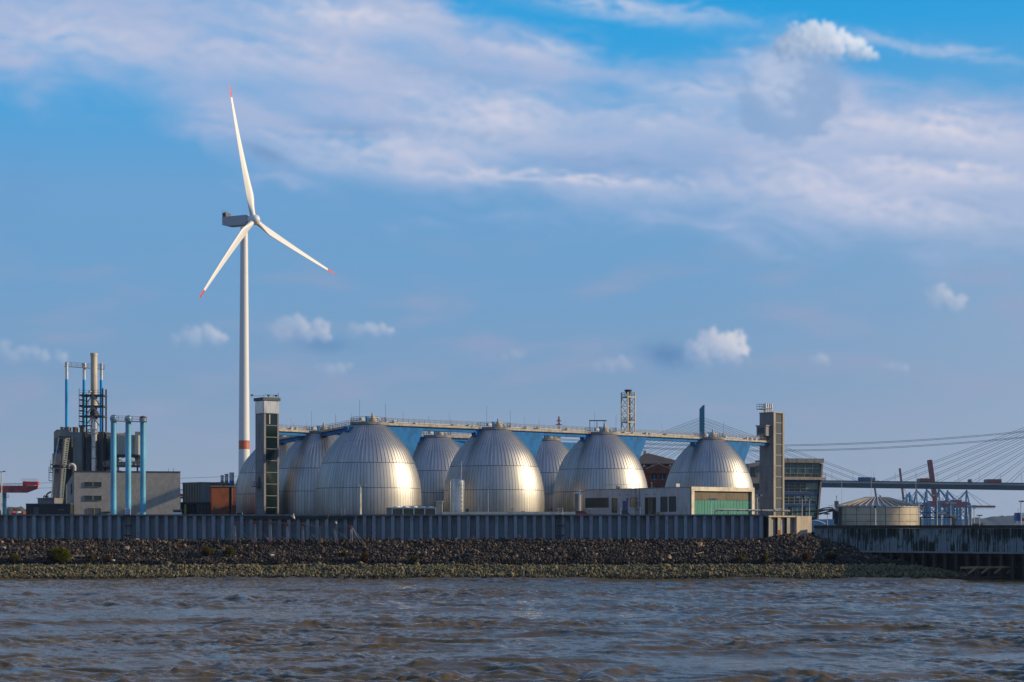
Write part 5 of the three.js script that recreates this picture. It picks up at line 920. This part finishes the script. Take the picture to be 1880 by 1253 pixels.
function truck(label, px0, px1, h, mat, cabLeft) {
  const D = bridgeD((px0 + px1) / 2) - 6, t = thing('truck', label, 'truck', (px0 + px1) / 2, D, { y: onDeck((px0 + px1) / 2).y, group: 'lorries on the far bridge' }), w = (px1 - px0) * D / F;
  const c = cabLeft ? [-w / 2, -w / 2 + 2.4] : [w / 2 - 2.4, w / 2], l = cabLeft ? [-w / 2 + 3, w / 2] : [-w / 2, w / 2 - 3];
  part(t, 'load', box(l[0], l[1], 1.1, h, -1.2, 1.2), mat); part(t, 'cab', prism([[c[0], .7], [c[1], .7], [c[1], h - .4], [c[1] - .4, h - .2], [c[0] + .5, h - .2], [c[0], h - 1.2]], -1.2, 1.2), M.panelGrey); part(t, 'chassis', box(-w / 2 + .5, w / 2 - .3, .6, 1.09, -1, 1), M.black);
  for (let k = 0; k < 4; k++) part(t, 'wheel', cyl(.5, .5, -.15, .15, 0, 0, 12).rotateX(Math.PI / 2).translate(lerp(-w / 2 + 1.2, w / 2 - 1.5, k / 3), .5, 1.1), M.black);
}
truck('long dark blue lorry on the far bridge above the round tank', 1576, 1607, 4.6, M.officeBlue, false);
truck('dark red lorry passing behind the raised crane boom', 1684, 1714, 4.3, M.redBrown, true);
truck('bright red box lorry near the right end of the bridge', 1807, 1839, 4.3, M.craneRed, true);
truck('short dark van alone between two lorries on the bridge', 1777.5, 1784, 4.1, M.officeBlue, true);

// ---- ship-to-shore cranes
function portCrane(label, px, D, k, { boom = 'flat', dir = 1, len = 40, boomPx, thick = 3.4 } = {}) {
  const g = thing('port_crane', label, 'crane', px, D, { group: 'blue and red port cranes in the distance' }), y = (m) => m * k, w = 12 * k, dz = 9;
  for (const [x, z] of [[-w, 0], [w, 0], [-w, -dz * 2], [w, -dz * 2]]) part(g, 'leg', bar(V(x, 0, z), V(x * .92, y(44), z), 4 * k, 3), M.craneBlue);
  part(g, 'portal_beam', [0, -dz * 2].flatMap((z) => [bar(V(-w, y(14), z), V(w, y(14), z), 1.8 * k), bar(V(-w, y(43), z), V(w, y(43), z), 1.6 * k)]), M.craneBlue);
  part(g, 'portal_brace', [0, -dz * 2].flatMap((z) => [bar(V(-w, y(15), z), V(w, y(42), z), 1.3 * k), bar(V(w, y(15), z), V(-w, y(42), z), 1.3 * k)]), M.craneBlue);
  part(g, 'sill_beam', [-w, w].map((x) => bar(V(x, y(3), 0), V(x, y(3), -dz * 2), 1.6 * k)), M.craneBlue);
  part(g, 'apex_frame', [0, -dz * 2].flatMap((z) => [bar(V(dir * w * .9, y(43), z), V(dir * w * .75, y(66), -dz), 2.2 * k), bar(V(-dir * w * .9, y(43), z), V(dir * w * .7, y(65), -dz), 1.5 * k)]).concat([box(dir * w * .75 - 1.2 * k, dir * w * .75 + 1.2 * k, y(65), y(68), -dz - 1.5, -dz + 1.5)]), M.craneBlue);
  part(g, 'girder', [-dz - 3, -dz + 3].map((z) => bar(V(-dir * w * 3.1, y(38), z), V(dir * w * 1.1, y(38), z), 3.4 * k, 1.4)), M.craneRed);
  part(g, 'machine_house', box(-dir * w * 2.4, -dir * w * .9, y(40.2), y(47), -dz - 4, -dz + 4), M.craneRed);
  part(g, 'back_stay', bar(V(dir * w * .75, y(66), -dz), V(-dir * w * 2.9, y(40), -dz), .5 * k), M.craneBlue);
  const root = V(dir * w * 1.15, y(38), -dz), tip = boom === 'flat' ? V(dir * (w * 1.15 + len * k), y(38), -dz) : V(dir * w * 1.15 + (boomPx ?? -10) * D / F, y(38) + len * k, -dz), nB = tip.clone().sub(root).normalize();
  const bm = part(g, 'boom', [-3.2, 3.2].map((z) => bar(root.clone().setZ(-dz + z), tip.clone().setZ(-dz + z), (boom === 'flat' ? 3.6 : thick) * k, 1.8)), M.craneRed);
  const ties = []; const n = Math.round(len / 6); for (let i = 0; i <= n; i++) { const p = root.clone().lerp(tip, i / n); ties.push(bar(p.clone().setZ(-dz - 3.2), p.clone().setZ(-dz + 3.2), .9 * k)); if (boom === 'flat' && i < n) { const q = root.clone().lerp(tip, (i + 1) / n), m = p.clone().lerp(q, .5); m.y -= 5 * k; ties.push(tube([p, m, q], .22 * k, 8, 4)); } }
  part(bm, 'cross_tie', ties, M.craneRed);
  part(g, 'fore_stay', [bar(V(dir * w * .75, y(66), -dz), root.clone().lerp(tip, boom === 'flat' ? .55 : .62), .6 * k), bar(V(dir * w * .75, y(66), -dz), root.clone().lerp(tip, boom === 'flat' ? .9 : .3), .5 * k)], M.craneBlue);
}
portCrane('port crane with the tall raised red boom crossing the bridge', 1737, 2300, 0.78, { boom: 'up', dir: -1, len: 77, boomPx: -12, thick: 6.5 });
portCrane('port crane whose red boom lies level over the hills', 1769, 2350, 0.75, { boom: 'flat', dir: 1, len: 46 });
portCrane('farther port crane with a thin raised boom left of the tallest one', 1676, 3000, 0.85, { boom: 'up', dir: -1, len: 82, boomPx: -9, thick: 2.4 });
portCrane('blue port crane directly right of the round tank', 1695, 2450, 0.80, { boom: 'flat', dir: -1, len: 20 });
portCrane('far pale port crane rising above the tank roof', 1626, 3300, 0.9, { boom: 'up', dir: -1, len: 56, boomPx: -7, thick: 2 });
portCrane('blue port crane between the round tank and the boom crane', 1714, 2550, 0.84, { boom: 'flat', dir: -1, len: 16 });

portCrane('blue port crane standing behind the double lamp post', 1752, 2650, 0.84, { boom: 'flat', dir: -1, len: 18 });
portCrane('blue port crane half hidden by the right side of the round tank', 1664, 2800, 0.84, { boom: 'flat', dir: 1, len: 16 });

{ // wooded ridge on the horizon
  const D = 5200, pos = [], idx = [], N = 700, x0 = -2400, x1 = 3200;
  for (let i = 0; i <= N; i++) { const x = lerp(x0, x1, i / N), px = 940 + x * F / D, h = 24 + 10 * smooth(1760, 1860, px) - 8 * smooth(1600, 1300, px) + 3 * n2(x / 90, 1) + 2.4 * n2b(x / 22, 4) + 2 * n2(x / 9, 7); pos.push(x, 0, -D + 140, x, h * .55, -D + 60, x, h, -D, x, h * .8, -D - 120); }
  for (let i = 0; i < N; i++) for (let k = 0; k < 3; k++) { const a = i * 4 + k, b = a + 4; idx.push(a, b, a + 1, b, b + 1, a + 1); }
  const g = new THREE.BufferGeometry(); g.setAttribute('position', new THREE.Float32BufferAttribute(pos, 3)); g.setIndex(idx); g.computeVertexNormals(); const m = new THREE.Mesh(metres(g), M.hill); m.position.y = GROUND; structure(m, 'hills');
}
{
  const D = 2200, g = thing('red_pylon', 'tiny red power pylon beyond the middle walkway', 'pylon', 1026, D), top = ly(g, 765), w = 7;
  part(g, 'leg', [[-1, -1], [1, -1], [1, 1], [-1, 1]].map(([a, b]) => bar(V(a * w, 0, b * w), V(a * .5, top, b * .5), .8)), M.coral);
  part(g, 'brace', Array.from({ length: 12 }, (_, i) => { const t0 = i / 12, t1 = (i + 1) / 12, wa = lerp(w, .5, t0), wb = lerp(w, .5, t1); return [bar(V(-wa, top * t0, wa), V(wb, top * t1, wb), .4), bar(V(wa, top * t0, wa), V(-wb, top * t1, wb), .4)]; }).flat(), M.coral);
  for (const [py, half] of [[774, 5.5], [781, 7.5]]) part(g, 'cross_arm', [prism([[-half * D / F, ly(g, py)], [half * D / F, ly(g, py)], [0, ly(g, py) + 2.6]], -.6, .6)], M.coral);
}
[['thin power cable sagging low over the left works, upper strand', -120, 500, 893, 872, 2, 900], ['thin power cable over the left works, lower strand', -120, 500, 902, 882, 2, 900], ['long power cable sagging across the bridge, upper strand', 1026, 2050, 806, 772, 42, 1600], ['long power cable sagging across the bridge, lower strand', 1026, 2050, 812, 782, 45, 1600], ['long power cable second from top over the office roof', 1026, 2050, 808, 774, 42, 1606], ['long power cable lowest over the office roof', 1026, 2050, 814, 784, 45, 1606]].forEach(([label, a, b, ya, yb, sag, D], i) => {
  const g = thing('power_cable', label, 'cable', (a + b) / 2, D, { y: GROUND, group: 'power cables' }), n = 20, pts = [];
  for (let k = 0; k <= n; k++) { const t = k / n; pts.push(pt(g, lerp(a, b, t), lerp(ya, yb, t) + sag * 4 * t * (1 - t) * .62, 0)); }
  part(g, 'strand', tube(pts, D > 1000 ? .17 : .08, 60, 4), M.cable);
});

// ================================================================ ON THE RIVER WALL: SCAFFOLD, WORKERS, LADDERS
{
  const D = 353.6, tops = [[431, 961], [468, 959], [497, 959.5], [527, 962], [556, 962.5], [588, 969.5], [613.5, 966.5], [645, 967]], base = 992;
  tops.forEach(([px, py], i) => {
    const yb = bankY(X(px, D), D) - .15, g = thing('scaffold_trestle', ['leftmost red and white scaffold trestle', 'scaffold trestle second from the left end', 'scaffold trestle left of the standing worker', 'scaffold trestle under the standing worker', 'scaffold trestle right of the standing worker', 'bare steel scaffold trestle under the leaning pole', 'slanted scaffold trestle beside the crouching worker', 'rightmost scaffold trestle with long props'][i], 'scaffold', px, D, { y: yb, group: 'scaffold trestles on the wall' });
    const top = ly(g, py), lean = i === 6 ? .55 : i === 5 ? -.3 : 0;
    for (const z of [0, 1]) { part(g, 'leg', [rod(V(-.12 + lean, 0, z * .9), V(-.12, top - .5, z * .5), .035), rod(V(.22 + lean, 0, z * .9), V(.12, top - .5, z * .5), .03)], i === 5 ? M.steel : M.offWhite); part(g, 'leg_head', [rod(V(-.12, top - .5, z * .5), V(-.12, top, z * .5), .05), rod(V(.12, top - .5, z * .5), V(.12, top, z * .5), .05)], i === 5 ? M.steel : M.red); part(g, 'foot', box(-.25 + lean, .35 + lean, 0, .3, z * .9 - .08, z * .9 + .08), i === 5 ? M.steel : M.red); }
    part(g, 'rung', Array.from({ length: 4 }, (_, k) => rod(V(lean * (1 - k / 5), .4 + k * .6, .8 - k * .06), V(lean * (1 - k / 5), .4 + k * .6, 0), .04)), M.steel);
    if (i) { const [pa, ya] = tops[i - 1]; part(g, 'brace', [rod(V(lx(g, pa), ly(g, ya) - .7, .6), V(0, .5, .9), .035), rod(V(lx(g, pa), .6, .9), V(0, top - .7, .6), .035)], M.steel); }
    if (i === 0) part(g, 'prop', rod(V(0, top - 1, .6), V(lx(g, 412), -.2, .9), .04), M.steel); if (i === 7) part(g, 'prop', [rod(V(.2, top - .3, .6), V(lx(g, 664), 0, .9), .05), rod(V(.2, top - .3, .2), V(lx(g, 668), .2, .6), .05)], M.steel);
  });
  tops.slice(1).forEach(([px, py], i) => {
    const [pa, ya] = tops[i], g = thing('scaffold_plank', 'scaffold plank spanning from trestle ' + ['one to two', 'two to three', 'three to four under the standing worker', 'four to five', 'five to six, sagging', 'six to seven beside the pole', 'seven to eight, pale metal'][i], 'plank', (px + pa) / 2, D, { y: Y((py + ya) / 2, D), group: 'scaffold planks' });
    const dx = (px - pa) * D / F / 2, dy = -(py - ya) * D / F / 2; part(g, 'board', [0, .35].map((z) => bar(V(-dx, -dy + .05, z + .12), V(dx, dy + .05, z + .12), .13, .3)), i === 6 ? M.steel : M.wood);
  });
  const p = thing('leaning_pole', 'wooden pole leaning up from the scaffold past the wall top', 'pole', 598, 352.9, { y: Y(968.4, 353.6) }); part(p, 'shaft', bar(V(0, 0, 0), V(.75, ly(p, 935.5), -.2), .1), M.wood); part(p, 'tip', bar(V(.7, ly(p, 937), -.19), V(.78, ly(p, 934.5), -.2), .13), M.tan);
}
function person(name, label, px, D, y, joints, bones, colour, extras) {      // one skin over a skeleton of tapered limbs
  const res = 72, S = 1.15, mc = new MarchingCubes(res, new THREE.MeshStandardMaterial(), false, false, 120000); mc.isolation = 0;
  const cap = (p, a, b, ra, rb) => { const ab = b.clone().sub(a), t = clamp(p.clone().sub(a).dot(ab) / ab.lengthSq()); return p.distanceTo(a.clone().addScaledVector(ab, t)) - lerp(ra, rb, t); };
  const c = V(0, .95, 0);
  for (let k = 0; k < res; k++) for (let j = 0; j < res; j++) for (let i = 0; i < res; i++) {
    const p = V((i - res / 2) / (res / 2) * S, (j - res / 2) / (res / 2) * S + c.y, (k - res / 2) / (res / 2) * S); let d = 9;
    for (const [a, b, ra, rb] of bones) { const e = cap(p, joints[a], joints[b], ra, rb), h = Math.max(.035 - Math.abs(d - e), 0) / .035; d = Math.min(d, e) - h * h * .035 * .25; }
    mc.field[k * res * res + j * res + i] = -d;
  }
  mc.update(); const n = mc.count ?? mc.geometry.drawRange.count, P3 = mc.positionArray.slice(0, n * 3), N3 = mc.normalArray.slice(0, n * 3), col = new Float32Array(n * 3);
  for (let i = 0; i < n; i++) { P3[3 * i] *= S; P3[3 * i + 1] = P3[3 * i + 1] * S + c.y; P3[3 * i + 2] *= S; col.set(colour(V(P3[3 * i], P3[3 * i + 1], P3[3 * i + 2])), 3 * i); }
  const g = new THREE.BufferGeometry(); g.setAttribute('position', new THREE.BufferAttribute(P3, 3)); g.setAttribute('normal', new THREE.BufferAttribute(N3, 3)); g.setAttribute('color', new THREE.BufferAttribute(col, 3));
  
  const m = new THREE.Mesh(g, new THREE.MeshStandardMaterial({ vertexColors: true, roughness: .85 })); m.name = numbered('person'); m.position.set(X(px, D), y, -D); m.castShadow = m.receiveShadow = true; scene.add(m); describe(m, label, 'person'); extras?.(m); return m;
}
const limbs = [['hipL', 'kneeL', .095, .065], ['kneeL', 'footL', .062, .045], ['hipR', 'kneeR', .095, .065], ['kneeR', 'footR', .062, .045], ['footL', 'toeL', .05, .04], ['footR', 'toeR', .05, .04], ['pelvis', 'chest', .145, .165], ['chest', 'neck', .14, .06], ['neck', 'head', .055, .06], ['head', 'crown', .095, .09], ['chest', 'shL', .11, .075], ['chest', 'shR', .11, .075], ['shL', 'elL', .06, .048], ['elL', 'haL', .045, .036], ['shR', 'elR', .06, .048], ['elR', 'haR', .045, .036], ['haL', 'fiL', .04, .025], ['haR', 'fiR', .04, .025], ['pelvis', 'hipL', .12, .1], ['pelvis', 'hipR', .12, .1]];
{
  const D = 353.0, y = Y(961.2, 353.6) + .1;
  const J = { pelvis: V(.05, .98, .05), chest: V(-.02, 1.36, 0), neck: V(-.06, 1.54, -.02), head: V(-.07, 1.63, -.02), crown: V(-.06, 1.7, -.02), hipL: V(-.05, .92, .05), hipR: V(.15, .92, .05), kneeL: V(-.12, .5, .02), kneeR: V(.2, .5, .06), footL: V(-.1, .07, .1), footR: V(.25, .07, .05), toeL: V(-.22, .05, .08), toeR: V(.13, .05, .03), shL: V(-.12, 1.42, -.15), shR: V(.08, 1.42, .17), elL: V(-.4, 1.35, -.2), haL: V(-.6, 1.45, -.25), fiL: V(-.68, 1.47, -.25), elR: V(-.2, 1.22, .26), haR: V(-.45, 1.3, .15), fiR: V(-.53, 1.32, .13) };
  person('person', 'worker in a pale shirt and helmet standing on the scaffold reaching for the wall', 539, D, y, J, limbs, (p) => p.y < .1 ? [.03, .03, .03] : p.y < .78 ? [.02, .025, .045] : p.y > 1.55 ? [.4, .25, .18] : p.x < -.42 ? [.4, .25, .18] : [.68, .62, .52], (m) => {
    part(m, 'helmet', lathe([[.145, 1.66], [.13, 1.66], [.125, 1.72], [.09, 1.79], [0, 1.82]], 18).translate(-.06, 0, -.02), M.white);
  });
}
{
  const D = 353.0, y = Y(967.0, 353.6) + .1;
  const J = { pelvis: V(.05, .3, 0), chest: V(-.05, .68, 0), neck: V(-.1, .86, 0), head: V(-.13, .95, 0), crown: V(-.13, 1.02, 0), hipL: V(.02, .28, -.12), hipR: V(.02, .28, .12), kneeL: V(-.35, .5, -.15), kneeR: V(-.38, .45, .16), footL: V(-.2, .07, -.15), footR: V(-.2, .07, .16), toeL: V(-.32, .05, -.15), toeR: V(-.32, .05, .16), shL: V(-.08, .74, -.17), shR: V(-.08, .74, .17), elL: V(-.35, .62, -.2), haL: V(-.58, .55, -.18), fiL: V(-.66, .54, -.17), elR: V(-.3, .58, .22), haR: V(-.52, .5, .18), fiR: V(-.6, .48, .17) };
  person('person', 'worker in dark clothes with a light blue hood crouching on the scaffold', 617, D, y, J, limbs, (p) => p.y > .88 ? [.05, .035, .03] : p.x < -.5 ? [.4, .25, .18] : p.y > .42 && p.x > -.2 ? [.35, .45, .6] : [.02, .022, .03], (m) => { part(m, 'cap', lathe([[.12, .98], [.11, 1.05], [.06, 1.1], [0, 1.11]], 16).translate(-.13, 0, 0), M.black); });
}
[[235, 'dark steel ladder with a red and white head below the blue pipes'], [1029, 'dark steel ladder with a pink and white head before the third egg']].forEach(([px, label], i) => {
  const D = 354.4, g = thing('wall_ladder', label, 'ladder', px, D, { y: bankY(X(px, D), D) - .05, group: 'ladders on the river wall' }), top = ly(g, 944.5);
  for (const x of [-.32, .32]) part(g, 'stile', box(x - .05, x + .05, 0, top, 0, .12), M.black);
  for (let k = 0; k < 14; k++) part(g, 'rung', box(-.3, .3, k * top / 14 + .1, k * top / 14 + .15, .03, .09), M.black);
  for (const p of [947.5, 966, 984]) part(g, 'bracket', box(-.85, .85, ly(g, p) - .12, ly(g, p) + .14, -.1, .2), M.black);
  const bars = [], reds = []; for (let k = 0; k < 5; k++) { (k % 2 ? reds : bars).push(bar(V(-.45 + .04 * k, top + .1 + k * .22, .1), V(.4 - .06 * k, top + .25 + k * .24, .1), .1)); } for (const x of [-.5, .45]) bars.push(rod(V(x, top - .2, .1), V(x, top + 1.3, .1), .05));
  part(g, 'handrail', bars, M.white); part(g, 'handrail_stripe', reds, M.red);
});
// ---- shrubs and litter on the bank
function shrub(label, px, py, D, w, h, mat, seed, density = 1, twiggy = false) {
  const x = X(px, D), y = bankY(x, D), g = thing('shrub', label, 'shrub', px, D, { y: y - .1, group: 'shrubs on the stone bank' }), r = rng(seed), pos = [], nor = [], twigs = [];
  const n = Math.round(380 * density * w * h);
  const stems = Math.round(10 + 16 * w); for (let i = 0; i < stems; i++) { const a = r() * 6.3, e = w * .5 * Math.sqrt(r()), tip = V(Math.cos(a) * e, h * (.7 + .3 * r()) * Math.sqrt(Math.max(.1, 1 - (e / (w * .55)) ** 2)), Math.sin(a) * e * .8); twigs.push(tube([V(tip.x * .1, 0, tip.z * .1), V(tip.x * .45, tip.y * .45, tip.z * .45), tip], .014, 5, 3));
    for (let k = 0; k < n / stems; k++) { const t = .15 + .85 * Math.sqrt(r()), c = V(tip.x * t, tip.y * t, tip.z * t).add(V((r() - .5) * .3 * w, (r() - .5) * .2 * h, (r() - .5) * .3 * w)); if (c.y < .02) c.y = .05; const s = .075 + .07 * r(), u = V(r() - .5, r() - .2, r() - .5).normalize().multiplyScalar(s * 1.5), v = V(r() - .5, r() - .5, r() - .5).cross(u).normalize().multiplyScalar(s * .55); const q = [c.clone().sub(u), c.clone().add(v), c.clone().add(u), c.clone().sub(v)], nn = u.clone().cross(v).normalize(); for (const e2 of [q[0], q[1], q[2], q[0], q[2], q[3]]) { pos.push(e2.x, e2.y, e2.z); nor.push(nn.x, nn.y, nn.z); } } }
  const lg = new THREE.BufferGeometry(); lg.setAttribute('position', new THREE.Float32BufferAttribute(pos, 3)); lg.setAttribute('normal', new THREE.Float32BufferAttribute(nor, 3)); lg.setAttribute('uv', new THREE.Float32BufferAttribute(new Float32Array(pos.length / 3 * 2), 2));
  part(g, 'stems', twigs, M.twig); part(g, 'foliage', lg, mat);
}
const bankD = (py) => { let best = 350, e = 1e9; for (let d = 345; d < 354.5; d += .25) { const q = Math.abs(HORIZON - (bankY(0, d) - EYE) * F / d - py); if (q < e) { e = q; best = d; } } return best; };
[['largest bright green bush on the stone bank', 110, 1034, 4.2, 3.0, M.leaf, 1.5], ['thin olive shrub left of the bright green bush', 26, 1033, 2.0, 2.0, M.leafOlive, .5], ['small olive shrub right of the bright green bush', 166, 1034, 1.5, 1.9, M.leafOlive, .6], ['low reddish brown shrub near a white stone', 197, 1034, 1.4, 1.5, M.leafDry, .5], ['wide yellow green shrub below the hidden egg', 380, 1024, 2.3, 2.0, M.leafOlive, 1], ['narrow yellow green shrub below the scaffold left end', 421, 1024, 1.7, 2.2, M.leafOlive, 1], ['small yellowish shrub below the lamp post egg', 632, 1024, 1.2, 1.5, M.leafOlive, .7], ['thin brown shrub below the lamp post', 669, 1033, 1.9, 2.2, M.leafDry, .5], ['little olive shrub below the chiller unit', 761, 1032, 1.7, 1.5, M.leafOlive, .6], ['thin olive shrub below the green gate', 1360, 1033, 1.6, 1.6, M.leafOlive, .5], ['upright olive shrub below the lift tower', 1406, 1035, 1.3, 1.9, M.leafOlive, .7], ['reddish dry shrub below the concrete corner', 1481, 1031, 1.5, 1.8, M.leafDry, .7], ['yellow green shrub near the start of the quay wall', 1526, 1028, 2.0, 1.9, M.leafOlive, .8]].forEach(([label, px, py, w, h, mat, dens], i) => shrub(label, px, py, bankD(py), w, h * 1.05, mat, 300 + i, dens * .8));
shrub('small wild bush growing at the foot of the grey workshop', 1210, 943, 371, 3.2, 4.2, M.leafOlive, 411, .8); scene.children[scene.children.length - 1].position.y = GROUND;
[[58, 'tall dry stalk above the bright green bush, left one'], [103, 'dry stalk directly above the bright green bush'], [200, 'tall dry stalk above the reddish shrub'], [263, 'slim dry stalk below the blue pipes'], [327, 'lone dry stalk below the hall corner'], [870, 'pair of dry weeds at the wall foot below the steel cylinder'], [905, 'dry weeds at the wall foot below the middle lamp post'], [955, 'thin dry weed at the wall foot before the middle egg']].forEach(([px, label], i) => {
  const D = i > 4 ? 353.8 : 351.5, g = thing('dry_stalk', label, 'weed', px, D, { y: bankY(X(px, D), D) - .1, group: 'dry stalks on the bank' }), r = rng(500 + i), st = [], hd = []; for (let k = 0; k < 4; k++) { const h = (i > 4 ? .7 : 1.2) + r() * .8, a = (r() - .5) * .5, b = (r() - .5) * .3; st.push(rod(V(a * .3, 0, b), V(a, h, b), .018, 4)); hd.push(lathe([[0, -.18], [.05, -.05], [.03, .1], [0, .2]], 5).translate(a, h, b)); } part(g, 'stems', st, M.twig); part(g, 'seed_heads', hd, M.wood);
});
[[499, 1026, 'crumpled white plastic bag on the bank', M.white], [207, 1032, 'white stone beside the low reddish shrub', M.offWhite], [7, 1010, 'pale stone near the left edge of the bank', M.offWhite]].forEach(([px, py, label, mat], i) => { const D = bankD(py), g = new THREE.IcosahedronGeometry(.32, 2), p = g.attributes.position; for (let k = 0; k < p.count; k++) { const s = 1 + .5 * n3(p.getX(k) * 4 + i * 9, p.getY(k) * 4, p.getZ(k) * 4); p.setXYZ(k, p.getX(k) * s * 1.3, p.getY(k) * s * .6, p.getZ(k) * s); } g.computeVertexNormals(); const m = new THREE.Mesh(g, mat); m.name = i ? numbered('pale_stone') : 'plastic_bag'; m.position.set(X(px, D), bankY(X(px, D), D) + .32, -D); m.castShadow = true; scene.add(m); describe(m, label, i ? 'stone' : 'bag'); });
{ const D = bankD(1026), g = thing('driftwood_log', 'grey driftwood beam lying right of the bright green bush', 'driftwood', 144, D, { y: bankY(X(144, D), D) + .25 }); part(g, 'trunk', rod(V(-1.3, 0, 0), V(1.2, .1, .2), .13, 8), M.concrete); part(g, 'branch', rod(V(.4, .05, .1), V(.9, .4, .3), .06, 6), M.concrete); }

// more driftwood and litter caught between the stones
[[60, 1013, 'thin pale driftwood stick at the left end of the bank'], [870, 1030, 'short driftwood stick below the steel cylinder'], [1240, 1018, 'bleached driftwood branch below the workshop gate'], [1285, 1022, 'pale driftwood stick below the green gate'], [1040, 1028, 'dark red plank lying on the bank below the ladder']].forEach(([px, py, label], i) => { const D = bankD(py), g = thing('driftwood_stick', label, 'driftwood', px, D, { y: bankY(X(px, D), D) + .2, group: 'driftwood on the bank', turn: i * .4 - .6 }); part(g, 'stem', rod(V(-.9, 0, 0), V(.9, .12 + .2 * (i % 2), .1), .07, 6), i === 4 ? M.rustRed : M.beige); part(g, 'twig', rod(V(.2, .05, .05), V(.7, .35, .2), .035, 5), i === 4 ? M.rustRed : M.beige); });

renderer.render(scene, camera);
